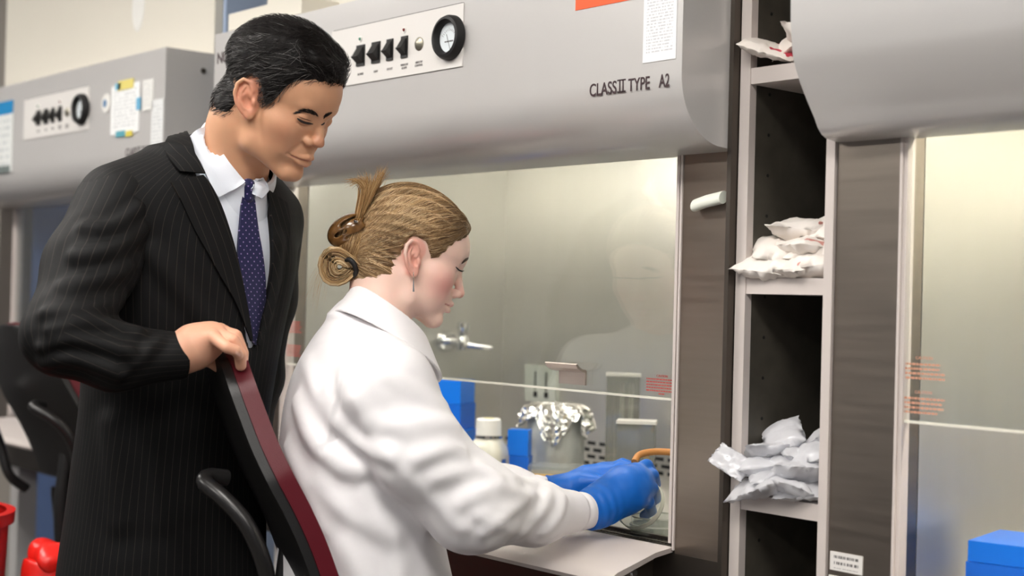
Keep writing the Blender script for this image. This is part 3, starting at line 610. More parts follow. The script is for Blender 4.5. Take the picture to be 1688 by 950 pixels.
def surfnet(f, lo, hi, h, B=8):
    lo = np.asarray(lo, float); hi = np.asarray(hi, float); nb = np.ceil((hi - lo) / (h * B)).astype(int)
    g = np.stack(np.meshgrid(*[np.arange(n) for n in nb], indexing='ij'), -1).reshape(-1, 3)
    d = f((lo + (g + 0.5) * (h * B)).astype(np.float32)); g = g[np.abs(d) < h * B * 0.87 * 1.7]
    loc = np.stack(np.meshgrid(*[np.arange(B + 1)] * 3, indexing='ij'), -1).reshape(-1, 3)
    vals = np.empty((len(g), (B + 1) ** 3), np.float32)
    for s in range(0, len(g), 600):
        gg = g[s:s + 600]; P = lo + ((gg * B)[:, None, :] + loc[None]) * h
        vals[s:s + 600] = f(P.reshape(-1, 3).astype(np.float32)).reshape(len(gg), -1)
    V = vals.reshape(-1, B + 1, B + 1, B + 1)
    offs = [(i, j, k) for i in (0, 1) for j in (0, 1) for k in (0, 1)]
    C = np.stack([V[:, i:i + B, j:j + B, k:k + B] for i, j, k in offs], -1)
    neg = C < 0; act = neg.any(-1) & ~neg.all(-1)
    bi, ci, cj, ck = np.nonzero(act); C = C[act]; cell = np.stack([g[bi, 0] * B + ci, g[bi, 1] * B + cj, g[bi, 2] * B + ck], -1).astype(np.int64)
    O = np.array(offs, float); acc = np.zeros((len(C), 3)); cnt = np.zeros(len(C))
    for a in range(8):
        for b in range(a + 1, 8):
            if np.abs(O[a] - O[b]).sum() != 1: continue
            mm = (C[:, a] < 0) != (C[:, b] < 0); t = C[mm, a] / (C[mm, a] - C[mm, b])
            acc[mm] += O[a] + t[:, None] * (O[b] - O[a]); cnt[mm] += 1
    pos = lo + (cell + acc / cnt[:, None]) * h
    N = (nb * B + 2); ids = cell[:, 0] + N[0] * (cell[:, 1] + N[1] * cell[:, 2]); order = np.argsort(ids); ids = ids[order]; pos = pos[order]; cell = cell[order]; C = C[order]
    F = []
    idx = {0: 4, 1: 2, 2: 1}
    for ax in range(3):
        mm = (C[:, 0] < 0) != (C[:, idx[ax]] < 0); b, c = (ax + 1) % 3, (ax + 2) % 3
        cc = cell[mm]; quad = []; ok = np.ones(len(cc), bool)
        for db, dc in ((0, 0), (1, 0), (1, 1), (0, 1)):
            q = cc.copy(); q[:, b] -= db; q[:, c] -= dc; qi = q[:, 0] + N[0] * (q[:, 1] + N[1] * q[:, 2]); p = np.clip(np.searchsorted(ids, qi), 0, len(ids) - 1); ok &= ids[p] == qi; quad.append(p)
        quad = np.stack(quad, -1); sgn = C[mm, 0] < 0; quad[~sgn] = quad[~sgn][:, ::-1]; F.append(quad[ok])
    return pos, np.concatenate(F)
def np_mesh(name, V, F, material, parent=None, smooth=True, attrs=None):
    me = bpy.data.meshes.new(name); n = len(F); k = F.shape[1]
    me.vertices.add(len(V)); me.vertices.foreach_set('co', np.asarray(V, np.float32).ravel())
    me.loops.add(n * k); me.loops.foreach_set('vertex_index', np.asarray(F, np.int32).ravel())
    me.polygons.add(n); me.polygons.foreach_set('loop_start', np.arange(0, n * k, k, dtype=np.int32)); me.update(calc_edges=True)
    if smooth: me.shade_smooth()
    for nm, a in (attrs or {}).items():
        a = np.asarray(a, np.float32)
        if a.ndim == 1: at = me.attributes.new(nm, 'FLOAT', 'POINT'); at.data.foreach_set('value', a)
        else: at = me.attributes.new(nm, 'FLOAT_COLOR', 'POINT'); at.data.foreach_set('color', np.concatenate([a, np.ones((len(a), 1), np.float32)], 1).ravel())
    return new_obj(name, me, material, parent)
def grad(f, P, e=0.001):
    G = np.stack([f(P + np.float32([e, 0, 0])) - f(P - np.float32([e, 0, 0])), f(P + np.float32([0, e, 0])) - f(P - np.float32([0, e, 0])), f(P + np.float32([0, 0, e])) - f(P - np.float32([0, 0, e]))], -1)
    return G / (np.linalg.norm(G, axis=1, keepdims=True) + 1e-9)
def settle(f, P, off=0.0, it=5):
    P = P.astype(np.float32)
    for _ in range(it): P = P - grad(f, P) * (f(P) - off)[:, None]
    return P
def trace(f, pix, d0, d1, steps=70):
    R = np.array([ray(*p) for p in pix]); L_ = np.linalg.norm(R, axis=1); t = np.full(len(R), d0)
    for _ in range(steps):
        d = f((CAM + R * t[:, None]).astype(np.float32)); t = np.minimum(t + d * 0.7 / L_, d1)
    return (CAM + R * t[:, None]).astype(np.float32)
def resample(P, n):
    P = np.array(P, float); P = np.array(smooth_path(P, 10)); s = np.concatenate([[0], np.cumsum(np.linalg.norm(np.diff(P, axis=0), axis=1))]); q = np.linspace(0, s[-1], n)
    return np.stack([np.interp(q, s, P[:, i]) for i in range(P.shape[1])], -1)
def patch(name, f, edgeA, edgeB, d0, d1, off, thick, material, parent, nu=28, nv=10, attrs=None, smooth_steps=2, relax=True):
    """a strip of cloth lying on surface f between two outlines"""
    A, Bb = resample(edgeA, nu), resample(edgeB, nu); q = np.linspace(0, 1, nv)[None, :, None]
    pix = (A[:, None] * (1 - q) + Bb[:, None] * q).reshape(-1, 2)
    P = trace(f, pix, d0, d1)
    return solid_grid(name, f, P, nu, nv, off, thick, material, parent, attrs)
def solid_grid(name, f, P, nu, nv, off, thick, material, parent, attrs=None):
    nrm = grad(f, P, 0.003).reshape(nu, nv, 3)
    for _ in range(3):
        nrm[1:-1] = (nrm[:-2] + nrm[1:-1] * 2 + nrm[2:]) / 4; nrm[:, 1:-1] = (nrm[:, :-2] + nrm[:, 1:-1] * 2 + nrm[:, 2:]) / 4
    nrm = nrm.reshape(-1, 3); nrm /= np.linalg.norm(nrm, axis=1, keepdims=True)
    top, bot = P + nrm * (off + thick), P + nrm * (off - thick); n = nu * nv; F = []
    for i in range(nu - 1):
        for j in range(nv - 1):
            a = i * nv + j; F.append((a, a + 1, a + nv + 1, a + nv)); F.append((a + n + nv, a + n + nv + 1, a + n + 1, a + n))
    rim = [j for j in range(nv)] + [i * nv + nv - 1 for i in range(1, nu)] + [(nu - 1) * nv + j for j in range(nv - 2, -1, -1)] + [i * nv for i in range(nu - 2, 0, -1)]
    for a, b in zip(rim, rim[1:] + rim[:1]): F.append((b, a, a + n, b + n))
    o = np_mesh(name, np.concatenate([top, bot]), np.array(F), material, parent, attrs={k: np.concatenate([v, v]) for k, v in (attrs or {}).items()})
    bm = bmesh.new(); bm.from_mesh(o.data); bmesh.ops.recalc_face_normals(bm, faces=bm.faces); bm.to_mesh(o.data); bm.free(); o.data.set_sharp_from_angle(angle=math.radians(60)); return o
def strand_mesh(name, paths, radius, material, parent, col=None, nside=3, taper=(0.6, 1.0, 0.25)):
    """paths (N,S,3): thin tapered fibres in one mesh"""
    Np, Sn = paths.shape[:2]; T = np.gradient(paths, axis=1); T /= np.linalg.norm(T, axis=2, keepdims=True) + 1e-9
    a = np.cross(T, np.array([0.31, 0.52, 0.79])); a /= np.linalg.norm(a, axis=2, keepdims=True) + 1e-9; b = np.cross(T, a)
    tp = np.interp(np.linspace(0, 1, Sn), [0, 0.3, 1], taper); rr = (radius if np.ndim(radius) else np.full(Np, radius))[:, None] * tp[None]
    V = np.stack([paths + (a * math.cos(2 * math.pi * k / nside) + b * math.sin(2 * math.pi * k / nside)) * rr[..., None] for k in range(nside)], 2)
    idx = np.arange(Np * Sn * nside).reshape(Np, Sn, nside); F = []
    for k in range(nside):
        F.append(np.stack([idx[:, :-1, k], idx[:, :-1, (k + 1) % nside], idx[:, 1:, (k + 1) % nside], idx[:, 1:, k]], -1).reshape(-1, 4))
    at = {}
    if col is not None: at['tint'] = np.repeat(col, Sn * nside, axis=0)
    return np_mesh(name, V.reshape(-1, 3), np.concatenate(F), material, parent, attrs=at)
def comb(f, roots, flow, steps, step, lift, jitter=0.0, seed=0):
    """grow fibres along surface f following flow(P)"""
    r = np.random.RandomState(seed); P = roots.astype(np.float32); out = [P]; J = r.normal(size=P.shape) * jitter
    for s in range(steps):
        D = flow(P) + J; n = grad(f, P, 0.002); D = D - n * (D * n).sum(1, keepdims=True); D /= np.linalg.norm(D, axis=1, keepdims=True) + 1e-9
        P = P + D * (step[:, None] if np.ndim(step) else step); l = lift((s + 1) / steps); n = grad(f, P, 0.002); P = (P - n * (f(P) - l)[:, None]).astype(np.float32); out.append(P)
    return np.stack(out, 1)
def mat_tint(name, rough=0.5, sss=0.0, spec=0.4, bump=0.0, bscale=400, var=0.06, vscale=60, sheen=0.0):
    M = bpy.data.materials.new(name); M.use_nodes = True; nt = M.node_tree; N = nt.nodes; L = nt.links; P = N['Principled BSDF']
    at = N.new('ShaderNodeAttribute'); at.attribute_name = 'tint'; tc = N.new('ShaderNodeTexCoord')
    nz = N.new('ShaderNodeTexNoise'); nz.inputs['Scale'].default_value = vscale; nz.inputs['Detail'].default_value = 4; L.new(tc.outputs['Object'], nz.inputs['Vector'])
    mr = N.new('ShaderNodeMapRange'); mr.inputs[3].default_value = 1 - var; mr.inputs[4].default_value = 1 + var; L.new(nz.outputs['Fac'], mr.inputs[0])
    vm = N.new('ShaderNodeVectorMath'); vm.operation = 'SCALE'; L.new(at.outputs['Color'], vm.inputs[0]); L.new(mr.outputs[0], vm.inputs['Scale']); L.new(vm.outputs[0], P.inputs['Base Color'])
    P.inputs['Roughness'].default_value = rough; P.inputs['Specular IOR Level'].default_value = spec
    if sss:
        P.inputs['Subsurface Weight'].default_value = sss; P.inputs['Subsurface Radius'].default_value = (1.0, 0.35, 0.2); P.inputs['Subsurface Scale'].default_value = 0.006
    if bump:
        nb = N.new('ShaderNodeTexNoise'); nb.inputs['Scale'].default_value = bscale; L.new(tc.outputs['Object'], nb.inputs['Vector']); bp = N.new('ShaderNodeBump'); bp.inputs['Strength'].default_value = bump; bp.inputs['Distance'].default_value = 0.001
        L.new(nb.outputs['Fac'], bp.inputs['Height']); L.new(bp.outputs[0], P.inputs['Normal'])
    return M
M_skin = mat_tint('skin', 0.46, 0.12, 0.42, 0.12, 500, 0.05, 40); M_hair = mat_tint('hair_fibre', 0.42, 0, 0.3, 0, 1, 0.02, 20)
def U3(v): v = np.array(v, float); return v / np.linalg.norm(v)
# ------------------------------------------------------------------ heads (millimetres, x forward, y left, z up, eyes at z = 0)
class Head:
    def __init__(s, yaw, pitch, roll, px, py, d, scale, g):
        F = np.array([math.cos(yaw) * math.cos(pitch), -math.sin(pitch), math.sin(yaw) * math.cos(pitch)])
        Lf = np.array([-math.sin(yaw), 0, math.cos(yaw)])
        Fw = F[0] * RT + F[1] * UP + F[2] * FW; Lw = Lf[0] * RT + Lf[1] * UP + Lf[2] * FW; Uw = np.cross(Fw, Lw); 
        L2 = Lw * math.cos(roll) + Uw * math.sin(roll); U2 = -Lw * math.sin(roll) + Uw * math.cos(roll)
        s.M = np.stack([Fw, L2, U2]).astype(np.float32); s.o = atd(px, py, d).astype(np.float32); s.k = scale / 1000; s.g = g
    def loc(s, P): return ((P - s.o) @ s.M.T / s.k).astype(np.float32)
    def wld(s, Q): return (np.asarray(Q, np.float32) * s.k @ s.M + s.o).astype(np.float32)
    def ear(s, A):
        E = np.float32(s.g.get('ear', (-5, 72, -20))); tl = s.g.get('eartilt', 0.4); v = U3((-math.sin(tl), 0, math.cos(tl))).astype(np.float32); n = np.float32([0.42, 0.907, 0]); n = n - v * (n @ v); n /= np.linalg.norm(n); u = np.cross(n, v); u = u if u[0] > 0 else -u
        q = A - E; Q = np.stack([q @ u, q @ v, q @ n], -1)
        d = ell(Q, (-2, 3, 0), (16, 28, 4.2)); d = smin(d, ell(Q, (4, -24, 0), (8.5, 9, 4)), 5); d = smin(d, ell(Q, (8, -4, -6), (12, 20, 7)), 6)
        d = smax(d, -ell(Q, (2, -5, 6), (9, 13, 8.5)), 3); d = smax(d, -ell(Q, (-6, 16, 5.5), (8, 10, 4.5)), 3)
        hx = [(6, 3, 1.5), (11, 13, 3), (7, 26, 4), (-4, 31, 5), (-14, 24, 5), (-18, 9, 5), (-15, -7, 4), (-7, -20, 2)]
        d = smin(d, chain(Q, hx, [2.4, 3, 3.3, 3.4, 3.4, 3.3, 3, 2.5]), 2.2); d = smin(d, chain(Q, [(-3, 20, 2), (-9, 10, 3.5), (-9, -4, 3.5), (-3, -14, 2.5), (4, -17, 1.5)], [2, 2.8, 3, 3, 2.5]), 2.2)
        return smin(d, ell(Q, (12, -5, 2), (4, 6, 4)), 3)
    def sd(s, Q, full=True):
        g = s.g; A = np.stack([Q[:, 0], np.abs(Q[:, 1]), Q[:, 2]], -1); jw = g.get('jaw', 1.0)
        d = ell(Q, (-8, 0, 33), (97, 75, 81)); d = smin(d, ell(Q, (42 + g.get('brow', 0), 0, 24), (52, 58, 52)), 20)
        d = smin(d, ell(Q, (44, 0, -24), (48, 54, 54)), 16); d = smin(d, ell(A, (48, 37, -29), (32, 25, 22)), 22); d = smin(d, ell(A, (46, g.get('fill', 27), -58), (36, 24, 34)), 18)
        d = smin(d, cone(A, (6, 52 * jw, -45), (22, 46 * jw, -80), 13, 13), 16); d = smin(d, cone(A, (22, 46 * jw, -80), (78, 13 * jw, -99), 13, 14), 16)
        d = smin(d, ell(Q, (40, 0, -66), (48, 44, 34)), 16); d = smin(d, ell(Q, (83, 0, -97), (15, 19 * jw, 15)), 12); d = smin(d, ell(Q, (70, 0, -60), (31, 29, 27)), 12)
        d = smin(d, cone(A, (88, 7, 15), (76, 40, 17), 6.5, 6), 10)
        if not full: return d
        d = smax(d, -ell(A, (g.get('socket', 99), 31, -1), (17, 17, 10)), 10); d = smin(d, ell(A, (g.get('lid', 71.5), 31, -2), (13.5, 15.5, 12.0)), 4)
        nz = g['nose']; nb = g.get('bridge', 89); nw = g.get('nosew', 1.0)
        d = smin(d, cone(Q, (nb, 0, 8), (nz[0] - 9, 0, nz[1] + 3), 5.5, 8.0), 9); d = smin(d, ell(Q, (nz[0] - 9.5, 0, nz[1]), (9.5, 9 * nw, 8.5)), 5)
        d = smin(d, ell(A, (nz[0] - 18, 12 * nw, nz[1] - 4), (11, 6.5 * nw, 8)), 4); d = smax(d, -ell(A, (nz[0] - 11, 6 * nw, nz[1] - 12), (6, 3, 4)), 2)
        up = [(86, 25, -67), (96.5, 15, -63), (101.5, 5, -60.5), (102, 0, -61.5)]; lo = [(86, 24, -68), (95.5, 14, -72), (100, 0, -73.5)]
        d = smin(d, chain(A, up, [2.5, 4.2, 4.8, 4.6]), 3); d = smin(d, chain(A, lo, [2.5, 5, 5.8]), 3)
        d = smax(d, -chain(A, [(84, 29, -67), (92, 22, -67), (101, 11, -66.5), (106, 0, -66.3)], [1.4, 1.4, 1.1, 1.0]), 1.5)
        d = smax(d, -ell(Q, (105, 0, -84), (9, 20, 5)), 5)
        if g.get('fold'): d = smax(d, -chain(A, [(93, 20, -40), (88, 28, -53), (83, 33, -66)], [1.4, 1.8, 0.8]), 5); d = smax(d, -chain(A, [(88, 18, -12), (85, 30, -15), (78, 42, -12)], [0.3, 0.6, 0.3]), 4); d = smax(d, -chain(A, [(92, 16, 5), (90, 30, 8), (80, 43, 4)], [0.5, 0.6, 0.3]), 3)
        return smin(d, s.ear(A), 4)
    def tint(s, Q, base, lip, blush, earc):
        A = np.stack([Q[:, 0], np.abs(Q[:, 1]), Q[:, 2]], -1); c = np.tile(np.float32(lin(base)), (len(Q), 1))
        def mixin(mask, col): nonlocal c; c = c * (1 - mask[:, None]) + np.float32(lin(col)) * mask[:, None]
        mixin(s.g.get('blush', 0.5) * np.exp(-((A - np.float32([66, 46, -38])) ** 2).sum(1) / (2 * 20.0 ** 2)), blush); mixin(0.35 * sstep(10, 0, ell(A, (s.g['nose'][0] - 8, 0, s.g['nose'][1]), (9, 10, 8))), blush)
        mixin(0.75 * sstep(5, 0, ell(A, s.g.get('ear', (-5, 72, -20)), (22, 14, 34))), earc)
        l = np.minimum(chain(A, [(86, 24, -67), (96.5, 14, -63.5), (102, 4, -62)], [1.5, 2.5, 3.5]), chain(A, [(86, 23, -68), (95.5, 13, -72), (100, 0, -74)], [1.5, 3, 4.2])); mixin(0.8 * sstep(2.5, 0, l), lip)
        return c
def join_nets(parts):
    V = np.concatenate([p[0] for p in parts]); o = 0; F = []
    for v, f_ in parts: F.append(f_ + o); o += len(v)
    return V, np.concatenate(F)
# ================================================================== people
WOM = Head(math.radians(14.1), math.radians(21.5), math.radians(-3), 677.5, 416, 2.40, 0.94, dict(nose=(118, -37), jaw=0.93, blush=0.75, fill=28, brow=6, eartilt=0.40))
MAN = Head(math.radians(-26), math.radians(32), math.radians(1), 463.5, 156, 2.31, 1.0, dict(nose=(112, -31), jaw=1.0, bridge=86, nosew=1.3, eartilt=0.52, fold=True, socket=103, lid=73.5, blush=0.3, fill=29))
def facing(deg):
    """horizontal axes of a body that faces image right, turned deg away from the camera: front, left"""
    a = math.radians(deg); R_ = U3((RT[0], RT[1], 0)); D_ = U3((FW[0], FW[1], 0)); return (R_ * math.cos(a) + D_ * math.sin(a)).astype(np.float32), (-R_ * math.sin(a) + D_ * math.cos(a)).astype(np.float32)
class Loft:
    """torso: elliptical sections stacked in z; side axis S, front axis Fr"""
    def __init__(s, secs, Fr, S, e=2.3):
        s.c = np.array([atd(*q[:3]) for q in secs]); s.a = np.array([q[3] for q in secs]); s.b = np.array([q[4] for q in secs]); o = np.argsort(s.c[:, 2]); s.c, s.a, s.b = s.c[o], s.a[o], s.b[o]; s.Fr, s.S, s.e = Fr, S, e
        zz = np.linspace(s.c[0, 2], s.c[-1, 2], 90); K = np.exp(-0.5 * (np.arange(-12, 13) / 4.5) ** 2); K /= K.sum()
        sm = lambda v: np.convolve(np.pad(np.interp(zz, s.c[:, 2], v), 12, mode='reflect', reflect_type='odd'), K, 'valid')
        s.z = zz; s.cx, s.cy, s.aa, s.bb = sm(s.c[:, 0]), sm(s.c[:, 1]), sm(s.a), sm(s.b)
    def st(s, P):
        z = P[:, 2]; x, y = P[:, 0] - np.interp(z, s.z, s.cx), P[:, 1] - np.interp(z, s.z, s.cy)
        return x * s.S[0] + y * s.S[1], x * s.Fr[0] + y * s.Fr[1], np.interp(z, s.z, s.aa), np.interp(z, s.z, s.bb)
    def sd(s, P, g=0.0):
        u, v, a, b = s.st(P); a, b = a + g, b + g; r = ((np.abs(u) / a) ** s.e + (np.abs(v) / b) ** s.e) ** (1 / s.e); d = (r - 1) * np.minimum(a, b)
        return np.maximum(d, np.maximum(P[:, 2] - s.z[-1], s.z[0] - P[:, 2])).astype(np.float32)
    def arc(s, P):
        u, v, a, b = s.st(P); return np.arctan2(u / a, v / b) * 0.165
def fold_field(base, folds, d0, d1):
    """folds: (pixel polyline, height, width) laid on the cloth"""
    out = []
    for pl, amp, wd in folds:
        q = trace(base, resample(pl, 7), d0, d1); out.append((q, amp, wd))
    def disp(P):
        s = np.zeros(len(P), np.float32)
        for q, amp, wd in out:
            lo, hi = q.min(0) - 3 * wd, q.max(0) + 3 * wd; m_ = ((P > lo) & (P < hi)).all(1)
            if not m_.any(): continue
            d = chain(P[m_], q, [0.0] * len(q)); t = d / wd; s[m_] += amp * (np.exp(-t * t) - 0.4 * np.exp(-((t - 1.7) ** 2)))
        return s
    return disp
def arm_frame(pts):
    pts = [np.array(p) for p in pts]; n = np.cross(pts[len(pts) // 2] - pts[0], pts[-1] - pts[len(pts) // 2]); return U3(n).astype(np.float32)
def sleeve_arc(P, pts, nrm, r=0.055):
    best = np.full(len(P), 1e9, np.float32); ang = np.zeros(len(P), np.float32)
    for a, b in zip(pts, pts[1:]):
        a = np.float32(a); b = np.float32(b); ab = b - a; t = np.clip((P - a) @ ab / (ab @ ab), 0, 1); q = P - a - t[:, None] * ab; d = (q * q).sum(1); ax = ab / np.linalg.norm(ab)
        e1 = nrm - ax * (nrm @ ax); e1 /= np.linalg.norm(e1); e2 = np.cross(ax, e1); m_ = d < best; best[m_] = d[m_]; ang[m_] = np.arctan2(q[m_] @ e2, q[m_] @ e1)
    return ang * r
def collar_sd(P, base, axis, Fr, S, R0, flare, top, bot, thick, tilt=0.0):
    """shell round the neck; top(phi), bot(phi) give its edges along the neck axis; phi = 0 in front"""
    q = P - np.float32(base); ax = np.float32(U3(axis)); t = q @ ax; u, v = q @ S, q @ Fr; f0 = Fr - ax * (Fr @ ax); f0 /= np.linalg.norm(f0); s0 = np.cross(ax, f0); u, v = q @ s0, q @ f0
    rho = np.sqrt(u * u + v * v); phi = np.arctan2(np.abs(u), v); d = np.abs(rho - (R0 - flare * t)) * 0.9 - thick
    return np.maximum(d, np.maximum(t - top(phi), bot(phi) - t) * 0.8).astype(np.float32)
def mat_cloth(name, rgb, rough=0.85, sheen=0.2, bump=0.15, bscale=900, stripe=None, dots=None):
    M = mat(name, rgb, rough, 0, var=0.04, vscale=15, bump=bump, bscale=bscale, sheen=sheen, spec=0.25)
    nt = M.node_tree; N = nt.nodes; L = nt.links; P = N['Principled BSDF']
    def mth(op, a, b=None):
        n = N.new('ShaderNodeMath'); n.operation = op
        for k, v in enumerate((a, b)):
            if v is None: continue
            if isinstance(v, (int, float)): n.inputs[k].default_value = v
            else: L.new(v, n.inputs[k])
        return n.outputs[0]
    def over(mask, col):
        src = P.inputs['Base Color'].links[0].from_socket; mx = N.new('ShaderNodeMix'); mx.data_type = 'RGBA'; mx.inputs[7].default_value = (*lin(col), 1); L.new(src, mx.inputs[6]); L.new(mask, mx.inputs[0]); L.new(mx.outputs[2], P.inputs['Base Color'])
    if stripe:
        at = N.new('ShaderNodeAttribute'); at.attribute_name = 'weft'; fr = mth('FRACT', mth('MULTIPLY', mth('ADD', at.outputs['Fac'], 5.0), 1 / stripe[1])); over(mth('MULTIPLY', mth('LESS_THAN', fr, stripe[2]), stripe[3]), stripe[0])
    if dots:
        au = N.new('ShaderNodeAttribute'); au.attribute_name = 'weft'; av = N.new('ShaderNodeAttribute'); av.attribute_name = 'warp'
        p = mth('MULTIPLY', mth('ADD', au.outputs['Fac'], av.outputs['Fac']), 1 / dots[1]); q = mth('MULTIPLY', mth('SUBTRACT', au.outputs['Fac'], av.outputs['Fac']), 1 / dots[1])
        ds = [mth('ABSOLUTE', mth('SUBTRACT', mth('FRACT', mth('ADD', x, 50.0)), 0.5)) for x in (p, q)]; over(mth('LESS_THAN', mth('ADD', ds[0], ds[1]), 0.17), dots[0])
    return M
M_suit = mat_cloth('pinstripe_wool', (8, 8, 9), 0.7, 0.0, stripe=((74, 66, 60), 0.0125, 0.055, 0.5))
M_suit_plain = mat_cloth('dark_wool', (17, 16, 18), 0.8, 0.1)
M_shirt = mat_cloth('white_shirt', (232, 238, 248), 0.7, 0.1); M_coat = mat_cloth('white_cotton', (243, 241, 243), 0.85, 0.1, bump=0.2, bscale=1400)
M_tie = mat_cloth('navy_tie', (24, 26, 72), 0.5, 0.2, dots=((150, 130, 180), 0.0125)); M_glove = mat('blue_nitrile', (6, 98, 192), 0.42, var=0.06, vscale=30, bump=0.35, bscale=55, spec=0.4)
M_trouser = mat_cloth('charcoal_cloth', (40, 40, 46), 0.85, 0.1); M_shoe = mat('black_leather', (15, 14, 14), 0.35)
def pxs(*q): return [atd(*p) for p in q]
def net_obj(name, f, lo, hi, h, material, parent, attr=None, pad=0.03):
    V, F = surfnet(f, np.array(lo) - pad, np.array(hi) + pad, h); a = attr(V.astype(np.float32)) if attr else None; return np_mesh(name, V, F, material, parent, attrs=a)
def bounds(*P):
    P = np.array(P); return P.min(0), P.max(0)
# ------------------------------------------------------------------ the standing man
mF, mS = facing(-44)
secs = [(268, 985, 2.42, 0.180, 0.145), (272, 900, 2.41, 0.174, 0.138), (278, 800, 2.40, 0.166, 0.130), (288, 700, 2.39, 0.160, 0.124), (299, 600, 2.385, 0.166, 0.126), (306, 500, 2.38, 0.182, 0.132), (313, 420, 2.375, 0.198, 0.134), (324, 350, 2.37, 0.180, 0.116), (338, 300, 2.365, 0.125, 0.090), (350, 270, 2.36, 0.085, 0.07)]
LM = Loft(secs, mF, mS)
pm = thing('person', 'man in a dark pinstripe suit and tie leaning over the chair to watch', 'person', tuple(np.append(atd(268, 900, 2.41)[:2], 0.0)))
mo = Vector(pm.location)
sh_r, sh_l = atd(196, 338, 2.25), atd(440, 358, 2.50); nb = atd(352, 285, 2.37)
rarm = [atd(198, 345, 2.25), atd(150, 440, 2.18), atd(104, 552, 2.10), atd(190, 588, 2.12), atd(308, 586, 2.16)]; rrad = [0.072, 0.066, 0.056, 0.047, 0.035]
larm = [atd(438, 375, 2.50), atd(430, 490, 2.56), atd(415, 620, 2.58), atd(400, 740, 2.52), atd(385, 850, 2.46)]; lrad = [0.066, 0.060, 0.052, 0.045, 0.038]
neckM = [MAN.wld((-25, 0, -30)), MAN.wld((-36, 0, -78)), atd(372, 300, 2.37), atd(350, 360, 2.38)]
vz = np.array([atd(420, 578, 2.25)[2], atd(400, 300, 2.25)[2]])
def jac_base(P):
    d = LM.sd(P); d = smin(d, chain(P, [sh_r, nb, sh_l], [0.066, 0.072, 0.062]), 0.05); return d
jfold = fold_field(jac_base, [([(250, 420), (300, 480), (360, 560)], 0.004, 0.016), ([(330, 560), (390, 575)], 0.004, 0.012), ([(180, 700), (200, 860)], 0.004, 0.02), ([(240, 690), (260, 860)], 0.003, 0.02), ([(455, 400), (440, 520)], 0.004, 0.014)], 1.9, 2.8)
LAP_N = [(322, 250), (333, 290), (345, 305), (362, 339), (379, 389), (392, 440), (404, 500), (413, 556), (417, 572)]; LAP_F = [(432, 296), (436, 312), (442, 345), (447, 400), (447, 440), (440, 486), (430, 524), (421, 566), (418, 574)]
def edge_u(pl, sh):
    P = settle(jac_base, trace(jac_base, resample(pl, 40), 1.9, 2.6), 0, 4); u = LM.st(P)[0] + sh; o = np.argsort(P[:, 2]); return P[o, 2], u[o]
zN, uN = edge_u(LAP_N, -0.006); zF, uF = edge_u(LAP_F, 0.006)
def jac(P):
    d = jac_base(P) - jfold(P) - 0.0022 * waves(P, 3, 26)
    u, v, a, b = LM.st(P); z = P[:, 2]; cut = np.maximum(np.maximum(np.interp(z, zN, uN) - u, u - np.interp(z, zF, uF)), np.maximum(0.015 - v, vz[0] - z))
    d = smax(d, -cut.astype(np.float32), 0.004); d = smax(d, -chain(P, [neckM[1], neckM[2], neckM[3]], [0.064, 0.069, 0.062]), 0.006)
    return d
def jac_attr(V): return {'weft': LM.arc(V)}
lo, hi = bounds(*LM.c, sh_r, sh_l); lo = lo - 0.17; hi = hi + 0.17
net_obj('jacket', jac, lo, hi, 0.0042, M_suit, pm, jac_attr, 0)
def slv(pts, rad, seed, folds, cut_from):
    nrm = arm_frame(pts); ax = np.float32(U3(pts[-1] - pts[-2])); end = np.float32(pts[-1])
    def base(P): return chain(P, pts, rad, 0.03)
    ff = fold_field(base, folds, 1.8, 2.9)
    el = np.float32(pts[2])
    def f(P):
        near = np.exp(-((P - el) ** 2).sum(1) / (2 * 0.08 ** 2)); d = base(P) - ff(P) - 0.0016 * waves(P, seed, 45) - 0.003 * near * waves(P, seed + 1, 70)
        return smax(d, (P - end) @ ax, 0.003)
    return f, nrm
rs, rn = slv(rarm, rrad, 5, [([(232, 345), (190, 372), (140, 372)], 0.007, 0.012), ([(240, 375), (190, 410), (125, 420)], 0.007, 0.013), ([(215, 440), (165, 460), (105, 470)], 0.005, 0.012), ([(200, 500), (140, 510), (75, 515)], 0.006, 0.012), ([(230, 545), (160, 530), (80, 545)], 0.007, 0.012), ([(215, 580), (130, 560), (65, 575)], 0.006, 0.010), ([(200, 620), (120, 595), (70, 600)], 0.005, 0.010), ([(260, 560), (225, 600)], 0.004, 0.010)], None)
lo, hi = bounds(*rarm); net_obj('jacket_sleeve', rs, lo - 0.07, hi + 0.07, 0.0032, M_suit, pm, lambda V: {'weft': sleeve_arc(V, rarm, rn)})
ls, ln = slv(larm, lrad, 8, [], None); lo, hi = bounds(*larm); net_obj('jacket_sleeve', ls, lo - 0.07, hi + 0.07, 0.005, M_suit, pm, lambda V: {'weft': sleeve_arc(V, larm, ln)})
